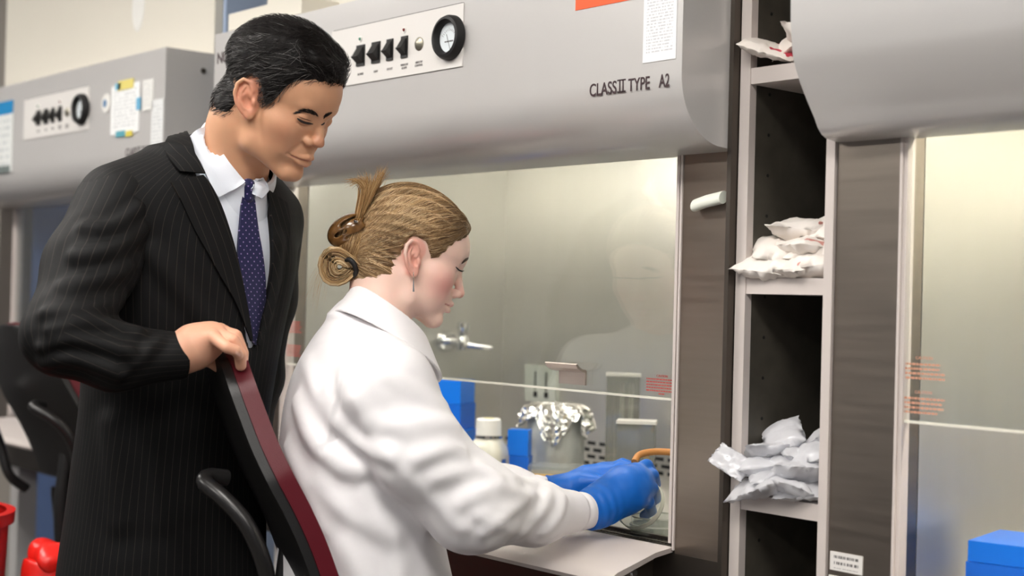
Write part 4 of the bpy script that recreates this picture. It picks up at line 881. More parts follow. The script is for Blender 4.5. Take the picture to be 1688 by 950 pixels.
# shirt, collar, tie, lapels
def shirt(P): return np.maximum(smin(LM.sd(P, -0.011), chain(P, [neckM[2], neckM[3]], [0.064, 0.07]), 0.03), P[:, 2] - (nb[2] + 0.03))
vtop = atd(405, 300, 2.25); lo, hi = bounds(*LM.c); lo = lo - 0.16; hi = hi + 0.16; lo[2] = vz[0] - 0.08
net_obj('shirt', lambda P: np.maximum(shirt(P), vz[0] - 0.06 - P[:, 2]), lo, hi, 0.005, M_shirt, pm, None, 0)
nax = U3(neckM[1] - neckM[2]); cb = neckM[2] + nax * 0.034
f_top = lambda p: 0.052 - 0.058 * (0.5 + 0.5 * np.cos(p)) ** 1.3; f_bot = lambda p: -0.034 - 0.048 * np.exp(-((p - 0.42) / 0.36) ** 2) - 0.012 * (0.5 + 0.5 * np.cos(p)) + 0.05 * np.exp(-(p / 0.14) ** 2)
net_obj('shirt_collar', lambda P: collar_sd(P, cb, nax, mF, mS, 0.0735, 0.26, f_top, f_bot, 0.0028), cb - 0.12, cb + 0.12, 0.002, M_shirt, pm, None, 0)
A_ = [(396, 306), (395, 326), (391, 370), (388, 410), (389, 445), (396, 490), (405, 530), (413, 566)]; B_ = [(418, 304), (415, 326), (421, 380), (428, 420), (432, 460), (432, 500), (428, 535), (421, 570)]
def tie_patch():
    nu, nv = 44, 11; A, Bb = resample(A_, nu), resample(B_, nu); q = np.linspace(0, 1, nv)[None, :, None]; P = trace(shirt, (A[:, None] * (1 - q) + Bb[:, None] * q).reshape(-1, 2), 2.0, 2.7)
    v = np.repeat(np.concatenate([[0], np.cumsum(np.linalg.norm(np.diff(P.reshape(nu, nv, 3)[:, 5], axis=0), axis=1))]), nv); mid = P.reshape(nu, nv, 3)[:, 5:6]; u = ((P.reshape(nu, nv, 3) - mid) @ mS).ravel()
    return solid_grid('tie', shirt, P, nu, nv, 0.006, 0.0022, M_tie, pm, {'weft': u, 'warp': v})
tie_patch()
ka, kb = trace(shirt, [(406, 308), (405.5, 325)], 2.0, 2.7) + mF * 0.006
def knot(P): q = P - ka; fr = q @ mF; return cone(P + mF * (fr * 0.45)[:, None], ka, kb, 0.0135, 0.0100)
V, F = surfnet(knot, np.minimum(ka, kb) - 0.035, np.maximum(ka, kb) + 0.035, 0.0016); np_mesh('tie_knot', V, F, M_tie, pm, attrs={'weft': ((V - ka) @ mS).astype(np.float32), 'warp': (ka[2] - V[:, 2]).astype(np.float32)})
col_f = lambda P: np.minimum(shirt(P), collar_sd(P, cb, nax, mF, mS, 0.0735, 0.26, f_top, f_bot, 0.0028))
def leaf(E1, E2, d1):
    nu, nv = 22, 9; A, Bb = resample(E1, nu), resample(E2, nu); q = np.linspace(0, 1, nv)[None, :, None]; P = settle(col_f, trace(col_f, (A[:, None] * (1 - q) + Bb[:, None] * q).reshape(-1, 2), 2.0, d1), 0, 6)
    for _ in range(6):
        G3 = P.reshape(nu, nv, 3); G3[1:-1, 1:-1] = (G3[:-2, 1:-1] + G3[2:, 1:-1] + G3[1:-1, :-2] + G3[1:-1, 2:]) / 4; P = G3.reshape(-1, 3)
    return solid_grid('collar_leaf', col_f, P.astype(np.float32), nu, nv, 0.0075, 0.0016, M_shirt, pm)
leaf([(340, 210), (353, 238), (373, 268), (401, 302)], [(318, 232), (328, 264), (341, 300), (356, 328)], 2.42); leaf([(413, 303), (420, 298), (427, 294)], [(425, 326), (431, 320), (437, 312)], 2.5)
def lapel(name, E1, E2, nv=12, off=0.004):
    nu = 30; A, Bb = resample(E1, nu), resample(E2, nu); q = np.linspace(0, 1, nv)[None, :, None]; fb = lambda P: jac_base(P) - jfold(P); P = settle(fb, trace(fb, (A[:, None] * (1 - q) + Bb[:, None] * q).reshape(-1, 2), 1.9, 2.42 if E1[0][0] < 400 else 2.6), 0, 8)
    return solid_grid(name, fb, P, nu, nv, off, 0.0022, M_suit, pm, {'weft': np.asarray((P @ (mS * 0.85 + np.float32([0, 0, 0.35]))), np.float32)})
lapel('lapel', [(333, 290), (345, 305), (362, 339), (379, 389), (392, 440), (404, 500), (413, 556)], [(281, 302), (296, 330), (320, 381), (342, 420), (362, 457), (385, 497), (411, 562)])
lapel('jacket_collar', [(310, 216), (312, 228), (322, 258), (336, 288)], [(292, 218), (273, 242), (277, 262), (295, 286)], off=0.006)
lapel('lapel', [(436, 312), (442, 345), (447, 400), (447, 440), (440, 486), (430, 524), (421, 566)], [(468, 335), (473, 360), (472, 400), (466, 440), (452, 490), (438, 532), (424, 570)])
# trousers and shoes
hipM = LM.c[0].copy()
for s_ in (-1, 1):
    h_ = np.array([hipM[0], hipM[1], 0.80]) + mS * s_ * 0.075; ft = h_ * np.array([1, 1, 0]) + np.array([0, 0, 0.07]) + mS * s_ * 0.03 - mF * 0.02; kn = (h_ + ft) / 2 + mF * 0.02
    lo, hi = bounds(h_, ft); net_obj('trouser_leg', lambda P: np.maximum(chain(P, [h_, kn, ft], [0.088, 0.076, 0.065], 0.02), 0.03 - P[:, 2]), lo - 0.11, hi + 0.11, 0.010, M_suit_plain, pm)
    toe = ft * np.array([1, 1, 0]) + mF * 0.17 + np.array([0, 0, 0.04]); hl = ft * np.array([1, 1, 0]) - mF * 0.04 + np.array([0, 0, 0.05]); lo, hi = bounds(toe, hl)
    net_obj('shoe', lambda P: np.maximum(smin(cone(P, hl, toe, 0.048, 0.042), cone(P, hl, hl + np.array([0, 0, 0.04]), 0.045, 0.045), 0.02), 0.001 - P[:, 2]), lo - 0.07, hi + 0.07, 0.006, M_shoe, pm)
# body: head, neck, torso core, arms, right hand
def fhM(P): return smin(MAN.sd(MAN.loc(P)) * MAN.k, chain(P, neckM, [0.057, 0.058, 0.062, 0.07], 0.02), 0.022)
lo = np.minimum(MAN.o - 0.17, np.min(neckM, 0) - 0.075); hi = np.maximum(MAN.o + 0.17, np.max(neckM, 0) + 0.075); nets = [surfnet(fhM, lo, hi, 0.002)]
def pxs(*q): return [atd(*p) for p in q]
FING = [pxs((352, 556, 2.135), (374, 573, 2.11), (388, 578, 2.115), (393, 586, 2.125)), pxs((356, 550, 2.165), (384, 562, 2.135), (396, 585, 2.14), (397, 603, 2.15)), pxs((362, 547, 2.195), (388, 555, 2.17), (399, 583, 2.17), (398, 612, 2.175)), pxs((367, 549, 2.22), (386, 553, 2.21), (396, 580, 2.21), (396, 600, 2.21))]
WR = atd(300, 584, 2.155)
def hand(P):
    d = chain(P, pxs((296, 584, 2.16), (320, 572, 2.16), (345, 560, 2.165)), [0.028, 0.031, 0.027], 0.02)
    for fg, r in zip(FING, (0.0085, 0.0098, 0.0102, 0.0098)):
        d = smin(d, cone(P, atd(322, 575, 2.16), fg[0], 0.018, r * 1.35), 0.012); d = smin(d, chain(P, fg, [r * 1.15, r * 1.05, r, r * 0.85]), 0.003)
    d = smin(d, chain(P, pxs((320, 588, 2.185), (345, 592, 2.205), (362, 606, 2.20)), [0.02, 0.012, 0.0095]), 0.012)
    return smin(d, cone(P, WR, atd(270, 588, 2.14), 0.029, 0.030), 0.01)
lo, hi = bounds(atd(265, 590, 2.1), atd(405, 530, 2.25), atd(405, 620, 2.1)); nets.append(surfnet(hand, lo - 0.05, hi + 0.05, 0.0016))
def core(P): return smin(smin(LM.sd(P, -0.03), chain(P, rarm, [r - 0.022 for r in rrad], 0.02), 0.02), chain(P, larm, [r - 0.02 for r in lrad], 0.02), 0.02)
lo, hi = bounds(*LM.c, *rarm, *larm); nets.append(surfnet(core, lo - 0.15, hi + 0.15, 0.012))
V, F = join_nets(nets); Q = MAN.loc(V.astype(np.float32)); tn = MAN.tint(Q, (207, 156, 122), (180, 108, 94), (204, 134, 110), (214, 144, 118))
tn = np.where((Q[:, 0] < -200)[:, None] | (Q[:, 2] < -160)[:, None], np.float32(lin((222, 168, 140))), tn)
np_mesh('body', V, F, M_skin, pm, attrs={'tint': tn.astype(np.float32)})
NL = trace(hand, [(389 + 7 * a - 1 * b, 578.5 + 5 * a + 4.5 * b) for a in np.linspace(0, 1, 6) for b in np.linspace(0, 1, 5)], 1.9, 2.25); NL = settle(hand, NL, 0, 4)
solid_grid('fingernail', hand, NL, 6, 5, 0.0003, 0.0004, mat('nail', (236, 190, 172), 0.3), pm)
def px_tube(name, f, pl, d0, d1, r, material, parent, off=0.0, n=16):
    P = trace(f, resample(pl, n), d0, d1); G = grad(f, P); tube(name, list(P + G * off), list(np.interp(np.linspace(0, 1, n), [0, 0.25, 0.75, 1], [r * 0.4, r, r, r * 0.3])), material, parent, 8)
M_lash = mat('lash_dark', (34, 24, 22), 0.6); M_lid_shade = mat('lid_fold_shade', (120, 76, 58), 0.6); pass
px_tube('eyelash', fhM, [(490, 195), (497, 200), (506, 203), (516, 204.5)], 1.9, 2.5, 0.0021, M_lash, pm, 0.0002)
px_tube('eyelid_shade', fhM, [(492, 192), (500, 195.5), (508, 198), (515, 200)], 1.9, 2.5, 0.0008, M_lid_shade, pm, -0.0002)  # brown tube puts the shade of the upper lid fold into colour
px_tube('eyelash', fhM, [(529, 206), (532, 205), (535, 202)], 1.9, 2.6, 0.0012, M_lash, pm, 0.0004)
def brow(f, mid, thick, n, d0, d1, L_, ang, col, parent, seed, rad=0.00035):
    r = np.random.RandomState(seed); m_ = resample(mid, 40); k = r.randint(0, 38, n); t = k / 38.0; w_ = np.interp(t, [0, 0.25, 0.7, 1], thick)
    base = m_[k] + np.stack([r.uniform(-1, 1, n), r.uniform(-1, 1, n) * w_], -1); dr = m_[np.minimum(k + 2, 39)] - m_[k]; dr /= np.linalg.norm(dr, axis=1, keepdims=True) + 1e-6; c_, s_ = math.cos(ang), math.sin(ang)
    dr = np.stack([dr[:, 0] * c_ - dr[:, 1] * s_, dr[:, 0] * s_ + dr[:, 1] * c_], -1); ps = []
    for j in range(4): P = trace(f, base + dr * (L_ * j / 3), d0, d1, 40); ps.append(P + grad(f, P) * (0.0004 + 0.0007 * j / 3))
    paths = np.stack(ps, 1); ok = (np.linalg.norm(np.diff(paths, axis=1), axis=2).max(1) < 0.012) & (np.abs(f(paths.reshape(-1, 3).astype(np.float32))).reshape(len(paths), -1).max(1) < 0.004); return strand_mesh('eyebrow', paths[ok].astype(float), rad, M_hair, parent, np.tile(np.float32(lin(col)), (ok.sum(), 1)))
brow(fhM, [(524, 190), (513, 185.5), (500, 183.5), (488, 187.5)], [2.4, 2.8, 2.4, 1.0], 190, 1.9, 2.5, 7, 0.4, (38, 29, 25), pm, 1)
brow(fhM, [(533, 194), (539, 190), (544, 188)], [2.6, 2.6, 2.2, 1], 110, 1.9, 2.6, 5, -0.4, (26, 20, 18), pm, 2)
# hair
hp = [(96, 74), (80, 62), (60, 50), (50, 36), (42, 16), (33, -16), (22, -20), (13, 4), (4, 16), (-18, 18), (-29, 4), (-29, -30), (-32, -62), (-40, -86), (-60, -98), (-130, -98), (-150, 160), (130, 160)]
def hairM(P):
    Q = MAN.loc(P); d = ell(Q, (-10, 0, 36), (103, 81, 83)); d = smin(d, ell(Q, (30, -6, 84), (48, 54, 28)), 22); d = smin(d, ell(Q, (-44, 0, -48), (57, 62, 58)), 16)
    d = smax(d, poly_sd(Q[:, 0], Q[:, 2] + 2.5 * np.sin(Q[:, 1] * 0.35), hp), 9); return (d * MAN.k - 0.0012 * waves(P, 21, 300, 6) - 0.003 * waves(P, 22, 95, 5)).astype(np.float32)
lo, hi = MAN.o - 0.17, MAN.o + 0.17; V, F = surfnet(hairM, lo, hi, 0.0026); np_mesh('hair_mass', V, F, M_hair, pm, attrs={'tint': np.tile(np.float32(lin((17, 14, 14))), (len(V), 1))})
def surf_roots(V, n, seed): r = np.random.RandomState(seed); return V[r.randint(0, len(V), n)].astype(np.float32)
rt = surf_roots(V, 9000, 4); Q = MAN.loc(rt); rs_ = np.random.RandomState(5)
def flowM(P):
    Q = MAN.loc(P); top = sstep(55, 90, Q[:, 2]) * sstep(-30, 30, Q[:, 0]); side = 1 - top
    D = np.stack([-0.75 * side - 0.25 * top, -0.55 * top, -0.62 * side + 0.1 * top], -1); fr = sstep(60, 85, Q[:, 0])[:, None]; D = D * (1 - fr) + np.float32([0.5, -0.6, 0.45]) * fr
    return (D + 0.35 * np.stack([waves(P, 31, 90), waves(P, 32, 90), waves(P, 33, 90)], -1)) @ MAN.M
stp = (0.0030 + 0.0016 * rs_.rand(len(rt))) * (1 - 0.35 * sstep(20, -40, Q[:, 2])); pt = comb(hairM, rt, flowM, 7, stp, lambda t: 0.0010 + 0.0060 * t ** 1.4, 0.20, 6)
grey = (rs_.rand(len(rt)) < 0.18 * sstep(95, 40, Q[:, 2]) + 0.03)[:, None]; shade = rs_.uniform(0.6, 1.6, (len(rt), 1)); col = np.where(grey, np.float32(lin((108, 106, 105))), np.float32(lin((24, 20, 19))) * shade)
strand_mesh('hair', pt.astype(float), rs_.uniform(0.0003, 0.00055, len(rt)), M_hair, pm, col.astype(np.float32))
# ------------------------------------------------------------------ the seated woman
wF, wS = facing(17)
secw = [(602, 1000, 2.36, 0.200, 0.150), (598, 930, 2.35, 0.190, 0.138), (592, 860, 2.34, 0.182, 0.128), (587, 790, 2.335, 0.180, 0.124), (586, 720, 2.335, 0.184, 0.122), (588, 650, 2.34, 0.186, 0.113), (593, 605, 2.345, 0.172, 0.100), (593, 570, 2.35, 0.125, 0.084), (598, 545, 2.355, 0.085, 0.070), (606, 528, 2.36, 0.060, 0.056)]
LW = Loft(secw, wF, wS)
pw = thing('person', 'woman in a white lab coat and blue gloves working at the cabinet', 'person', tuple(np.append(atd(602, 1000, 2.36)[:2], 0.0)))
wr = [atd(638, 640, 2.175), atd(688, 742, 2.155), atd(778, 832, 2.18), atd(880, 846, 2.29), atd(972, 842, 2.395)]; wrr = [0.072, 0.066, 0.068, 0.047, 0.029]
wl = [atd(628, 615, 2.51), atd(670, 700, 2.55), atd(755, 800, 2.58), atd(835, 812, 2.55), atd(906, 814, 2.50)]; wlr = [0.066, 0.060, 0.056, 0.043, 0.029]
neckW = [WOM.wld((-22, 0, -30)), WOM.wld((-30, 0, -70)), atd(622, 522, 2.365), atd(606, 580, 2.36)]
def coat_base(P):
    d = smin(LW.sd(P), chain(P, pxs((589, 532, 2.36), (592, 565, 2.355)), [0.046, 0.07]), 0.03); d = smin(d, chain(P, [wr[0], atd(600, 590, 2.355), wl[0]], [0.062, 0.060, 0.058]), 0.04)
    d = smin(d, chain(P, wr, wrr, 0.035), 0.028); d = smin(d, chain(P, wl, wlr, 0.03), 0.028); return d
wfold = fold_field(coat_base, [([(500, 590), (520, 640), (552, 700)], 0.007, 0.015), ([(486, 660), (510, 720), (560, 770), (590, 780)], 0.009, 0.016), ([(472, 740), (500, 800), (532, 870)], 0.010, 0.016), ([(540, 640), (560, 700), (600, 740), (640, 752)], 0.008, 0.014), ([(520, 800), (570, 850), (650, 880)], 0.007, 0.018), ([(600, 820), (650, 900), (660, 960)], 0.007, 0.018), ([(560, 900), (600, 960)], 0.006, 0.018),
    ([(640, 620), (700, 650), (735, 665)], 0.004, 0.012), ([(588, 660), (620, 700), (700, 695), (752, 700)], 0.007, 0.015), ([(605, 710), (660, 770), (720, 830), (760, 870)], 0.005, 0.014), ([(690, 760), (740, 740), (765, 745)], 0.007, 0.013), ([(720, 790), (790, 770), (820, 790)], 0.008, 0.014), ([(760, 830), (820, 800), (865, 815)], 0.007, 0.013), ([(800, 880), (850, 840), (880, 812)], 0.006, 0.011), ([(850, 890), (890, 850), (905, 815)], 0.006, 0.010), ([(900, 880), (925, 850), (930, 818)], 0.005, 0.009), ([(790, 850), (830, 870), (870, 880)], 0.005, 0.011), ([(800, 775), (840, 785), (880, 795)], 0.004, 0.01)], 1.8, 2.9)
cr = np.float32(wr[-1]); crx = np.float32(U3(wr[-1] - wr[-2])); cl = np.float32(wl[-1]); clx = np.float32(U3(wl[-1] - wl[-2]))
sv = np.float32(wr[0] + (wr[1] - wr[0]) * 0.02); svn = np.float32(U3((wr[1] - wr[0]) * 0.5 - wS * 0.10))
def coat(P):
    d = coat_base(P) - 0.55 * wfold(P) - 0.0012 * waves(P, 41, 30) - 0.0006 * waves(P, 42, 90)
    q = (P - sv) @ svn; m_ = ((P - sv) ** 2).sum(1) < 0.14 ** 2; d = d + np.where(m_, 0.0022 * np.exp(-(q / 0.0035) ** 2) - 0.0015 * np.exp(-((q + 0.008) / 0.004) ** 2), 0)
    for c_, x_ in ((cr, crx), (cl, clx)):
        t = (P - c_) @ x_; r2 = ((P - c_) ** 2).sum(1) < 0.12 ** 2; d = np.where(r2, smax(d, t, 0.003), d); d = d + np.where(r2, 0.0035 * np.exp(-((t + 0.035) / 0.004) ** 2), 0)
    d = smax(d, -chain(P, [neckW[1], neckW[2], neckW[3]], [0.054, 0.056, 0.045]), 0.006); return d.astype(np.float32)
lo, hi = bounds(*LW.c, *wr, *wl); V, F = surfnet(coat, lo - 0.16, hi + 0.16, 0.0036); np_mesh('lab_coat', V, F, M_coat, pw)
naw = U3(neckW[1] - neckW[2]); cbw = neckW[2] + naw * 0.012
g_top = lambda p: 0.030 - 0.075 * (0.5 + 0.5 * np.cos(p)) ** 1.2; g_bot = lambda p: -0.020 - 0.085 * (0.5 + 0.5 * np.cos(p)) ** 1.0
net_obj('coat_collar', lambda P: collar_sd(P, cbw, naw, wF, wS, 0.062, 0.52, g_top, g_bot, 0.0028), cbw - 0.16, cbw + 0.14, 0.0022, M_coat, pw, None, 0)
# seated legs and shoes
hipW = np.array([LW.c[0][0], LW.c[0][1], 0.60])
for s_ in (-1, 1):
    h_ = hipW + wS * s_ * 0.08; kn = h_ + wF * 0.40 + wS * s_ * 0.02 + np.array([0, 0, -0.03]); ft = np.array([kn[0], kn[1], 0.08]) + wF * 0.02
    lo, hi = bounds(h_, kn, ft); net_obj('trouser_leg', lambda P: chain(P, [h_, kn, ft], [0.085, 0.066, 0.05], 0.03), lo - 0.09, hi + 0.09, 0.010, M_trouser, pw)
    hl = ft * np.array([1, 1, 0]) - wF * 0.04 + np.array([0, 0, 0.04]); toe = hl + wF * 0.18 - np.array([0, 0, 0.008]); lo, hi = bounds(hl, toe, hl + np.array([0, 0, 0.05])); net_obj('shoe', lambda P: np.maximum(smin(cone(P, hl, toe, 0.04, 0.034), cone(P, hl, hl + np.array([0, 0, 0.04]), 0.036, 0.036), 0.02), 0.001 - P[:, 2]), lo - 0.06, hi + 0.06, 0.006, M_shoe, pw)
def fhW(P): return smin(WOM.sd(WOM.loc(P)) * WOM.k, chain(P, neckW, [0.048, 0.048, 0.050, 0.05], 0.02), 0.022)
lo = np.minimum(WOM.o - 0.16, np.min(neckW, 0) - 0.07); hi = np.maximum(WOM.o + 0.16, np.max(neckW, 0) + 0.07); nets = [surfnet(fhW, lo, hi, 0.002)]
# arms inside the sleeves and gloves
def coreW(P): return smin(smin(LW.sd(P, -0.03), chain(P, wr, [0.045, 0.042, 0.036, 0.030, 0.024], 0.02), 0.02), chain(P, wl, [0.045, 0.042, 0.036, 0.030, 0.024], 0.02), 0.02)
lo, hi = bounds(*LW.c, *wr, *wl); nets.append(surfnet(coreW, lo - 0.15, hi + 0.15, 0.012))
V, F = join_nets(nets); Q = WOM.loc(V.astype(np.float32)); np_mesh('body', V, F, M_skin, pw, attrs={'tint': WOM.tint(Q, (242, 206, 190), (210, 126, 120), (230, 148, 138), (236, 166, 148)).astype(np.float32)})
px_tube('eyelash', fhW, [(751, 440), (756, 445), (761, 447), (765, 446.5)], 2.1, 2.6, 0.0012, M_lash, pw, 0.0006)
brow(fhW, [(776, 426), (773, 426), (769, 428), (764, 432)], [2.0, 2.0, 1.6, 0.8], 150, 2.1, 2.5, 5, 0.2, (84, 60, 42), pw, 3)
# gloves
def glove_r(P):
    d = chain(P, pxs((958, 845, 2.385), (985, 836, 2.405), (1006, 824, 2.42)), [0.0315, 0.0325, 0.033], 0.02)
    d = smin(d, chain(P, pxs((1006, 822, 2.42), (1030, 808, 2.435), (1048, 800, 2.45)), [0.033, 0.038, 0.033], 0.02), 0.02)
    fg = [pxs((1048, 778, 2.455), (1066, 768, 2.48), (1072, 776, 2.51), (1064, 790, 2.52)), pxs((1056, 790, 2.44), (1075, 784, 2.465), (1079, 798, 2.50), (1068, 812, 2.51)), pxs((1057, 806, 2.43), (1075, 805, 2.45), (1080, 822, 2.48), (1068, 832, 2.49)), pxs((1052, 824, 2.42), (1069, 828, 2.44), (1074, 842, 2.465), (1062, 850, 2.475))]
    for q, r in zip(fg, (0.0105, 0.011, 0.0105, 0.0095)):
        d = smin(d, cone(P, atd(1030, 808, 2.435), q[0], 0.02, r * 1.25), 0.012); d = smin(d, chain(P, q, [r * 1.2, r * 1.1, r, r * 0.9]), 0.006)
    d = smin(d, chain(P, pxs((1015, 800, 2.455), (1038, 780, 2.485), (1056, 776, 2.515)), [0.02, 0.013, 0.011]), 0.012)
    ax = np.float32(U3(atd(985, 836, 2.405) - atd(958, 845, 2.385))); t = (P - np.float32(atd(966, 843, 2.39))) @ ax
    w_ = np.exp(-((P - np.float32(atd(990, 835, 2.40))) ** 2).sum(1) / (2 * 0.022 ** 2)); d = d - 0.0016 * w_ * np.sin(t * 420 + 3 * waves(P, 61, 60)) - 0.0009 * waves(P, 62, 130)
    return smax(d, -t, 0.002).astype(np.float32)
lo, hi = bounds(atd(955, 870, 2.37), atd(1085, 755, 2.54), atd(1085, 870, 2.4)); net_obj('glove', glove_r, lo, hi, 0.0018, M_glove, pw, None, 0.04)
def glove_l(P):
    d = chain(P, pxs((898, 815, 2.505), (925, 811, 2.51), (960, 801, 2.52), (995, 787, 2.53)), [0.029, 0.026, 0.027, 0.025], 0.02)
    fg = [pxs((1006, 776, 2.535), (1026, 766, 2.545), (1040, 770, 2.54), (1046, 782, 2.53)), pxs((1006, 782, 2.515), (1024, 770, 2.515), (1036, 772, 2.51), (1040, 784, 2.51)), pxs((1008, 784, 2.555), (1030, 774, 2.57), (1046, 782, 2.565), (1048, 796, 2.555)), pxs((1005, 790, 2.565), (1026, 786, 2.585), (1042, 794, 2.58), (1042, 806, 2.57))]
    for q, r in zip(fg, (0.0105, 0.0105, 0.0105, 0.0095)):
        d = smin(d, cone(P, atd(970, 790, 2.525), q[0], 0.018, r * 1.25), 0.012); d = smin(d, chain(P, q, [r * 1.2, r * 1.1, r, r * 0.9]), 0.006)
    d = smin(d, chain(P, pxs((960, 796, 2.50), (990, 796, 2.49), (1010, 792, 2.495)), [0.018, 0.012, 0.010]), 0.01)
    ax = np.float32(U3(atd(960, 801, 2.52) - atd(898, 815, 2.505))); t = (P - np.float32(atd(906, 814, 2.505))) @ ax; d = d - 0.003 * np.exp(-(t / 0.006) ** 2) - 0.001 * waves(P, 64, 130)
    return smax(d, -t, 0.002).astype(np.float32)
lo, hi = bounds(atd(895, 850, 2.47), atd(1055, 750, 2.6), atd(1055, 850, 2.5), atd(895, 750, 2.6)); net_obj('glove', glove_l, lo, hi, 0.0022, M_glove, pw, None, 0.04)
# held dish
dc = atd(1054, 831, 2.462); dn = U3(RT * 0.52 - UP * 0.50 + FW * 0.66); zq = Vector(dn).to_track_quat('Z', 'Y'); petri('clear petri dish held tilted in the gloved hand', Matrix.Translation(Vector(dc)) @ zq.to_matrix().to_4x4() @ Matrix.Translation((0, 0, -0.006)), 0.045, 0.013, 0.012)
# hair: pulled back smooth to a low loop
hq = [(112, 96), (88, 80), (77, 60), (63, 39), (50, 17), (40, 0), (28, -7), (18, 8), (6, 18), (-16, 20), (-26, 6), (-24, -20), (-15, -46), (-18, -60), (-40, -80), (-64, -96), (-150, -92), (-150, 160), (130, 160)]
BUN = atd(568, 425, 2.372).astype(np.float32)
def hairW(P):
    Q = WOM.loc(P); d = ell(Q, (-10, 0, 35), (103, 80, 86)); d = smin(d, ell(Q, (-66, 0, -18), (44, 50, 42)), 24); d = smin(d, ell(Q, (-38, 0, -56), (56, 56, 54)), 16); d = smin(d, ell(Q, (44, 0, 58), (48, 60, 38)), 16)
    d = smax(d, poly_sd(Q[:, 0], Q[:, 2], hq), 7); return (d * WOM.k).astype(np.float32)
def towards(P):
    D = BUN - P; return D / (np.linalg.norm(D, axis=1, keepdims=True) + 1e-6)
def hairW2(P):
    D = towards(P); a = np.cross(D, np.float32([0.2, 0.3, 0.93])); Q = WOM.loc(P); ang = np.arctan2(Q[:, 2] + 10, np.abs(Q[:, 1]) + 1e-3) ; return hairW(P) - 0.0011 * np.sin(ang * 34 + 2.5 * waves(P, 71, 30)) * sstep(0.02, 0.09, np.linalg.norm(P - BUN, axis=1)) * 0.8
V, F = surfnet(hairW2, WOM.o - 0.17, WOM.o + 0.17, 0.0024)
hb = lambda n, r, cols, p: np.float32([lin(c) for c in cols])[r.choice(len(cols), n, p=p)]
np_mesh('hair_mass', V, F, M_hair, pw, attrs={'tint': np.tile(np.float32(lin((124, 98, 68))), (len(V), 1))})
r7 = np.random.RandomState(7); rt = surf_roots(V, 9000, 8); Q = WOM.loc(rt)
def flowW(P): return towards(P) + 0.12 * np.stack([waves(P, 81, 50), waves(P, 82, 50), waves(P, 83, 50)], -1)
ds = np.linalg.norm(BUN - rt, axis=1); pt = comb(hairW2, rt, flowW, 9, np.minimum(0.0075, ds / 9 * 0.8), lambda t: 0.0007, 0.05, 9)
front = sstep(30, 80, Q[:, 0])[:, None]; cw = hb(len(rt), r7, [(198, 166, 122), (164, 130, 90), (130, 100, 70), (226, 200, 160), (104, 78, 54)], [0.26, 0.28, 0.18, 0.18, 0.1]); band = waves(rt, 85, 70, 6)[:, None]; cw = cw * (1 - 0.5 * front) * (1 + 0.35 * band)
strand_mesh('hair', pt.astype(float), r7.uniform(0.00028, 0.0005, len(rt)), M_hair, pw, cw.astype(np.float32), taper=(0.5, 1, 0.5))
# loose loop, tuft and fly-aways
def loop_strands(n, seed):
    r = np.random.RandomState(seed); out = []
    ctrl = np.array([(592, 440, 2.36), (566, 418, 2.352), (544, 415, 2.35), (532, 436, 2.352), (540, 460, 2.358), (562, 464, 2.36), (584, 448, 2.362)])
    for i in range(n):
        a, q = r.uniform(0, 6.28), math.sqrt(r.rand()); c = ctrl.copy(); ctr = np.array([560, 440]); k = 0.72 + 0.52 * r.uniform(-1, 1); c[:, :2] = ctr + (c[:, :2] - ctr) * k; c[:, 2] += 0.017 * q * math.sin(a); c[:, :2] += r.normal(0, 0.8, c[:, :2].shape)
        out.append(resample([atd(*p) for p in c], 16))
    return np.array(out)
lp = loop_strands(1500, 3); strand_mesh('hair_loop', lp, r7.uniform(0.0005, 0.0009, len(lp)), M_hair, pw, hb(len(lp), r7, [(208, 178, 132), (176, 142, 98), (230, 206, 166), (116, 88, 60)], [0.4, 0.3, 0.2, 0.1]), taper=(1, 1, 0.8))
def tuft(n, seed, ctrl, spread, dsp):
    r = np.random.RandomState(seed); out = []
    for i in range(n):
        g = r.normal(0, 1, 2); c = np.array(ctrl, float); m_ = np.linspace(0.35, 1, len(c))[:, None]; c[:, :2] += m_ * g * np.array(spread); c[:, 2] += r.normal(0, dsp); c[-1, :2] += r.normal(0, 4, 2); out.append(resample([atd(*p) for p in c], 10))
    return np.array(out)
tf = np.concatenate([tuft(260, 1, [(588, 372, 2.36), (598, 340, 2.36), (606, 312, 2.362), (604, 296, 2.365)], (9, 5), 0.008), tuft(110, 2, [(600, 350, 2.36), (614, 318, 2.36), (624, 298, 2.362), (630, 284, 2.364)], (5, 4), 0.007), tuft(90, 3, [(596, 340, 2.36), (602, 312, 2.36), (592, 298, 2.358), (578, 300, 2.356)], (5, 3), 0.006)])
strand_mesh('hair_tuft', tf, r7.uniform(0.0004, 0.0007, len(tf)), M_hair, pw, hb(len(tf), r7, [(184, 146, 96), (146, 108, 66), (206, 172, 122)], [0.4, 0.35, 0.25]))
fl = np.concatenate([tuft(26, 4, [(545, 430, 2.36), (530, 445, 2.355), (520, 470, 2.35), (512, 500, 2.35)], (10, 8), 0.01)]); stuff(strand_mesh('loose_hairs', fl, 0.00016, M_hair, pw, np.tile(np.float32(lin((190, 150, 100))), (len(fl), 1))))
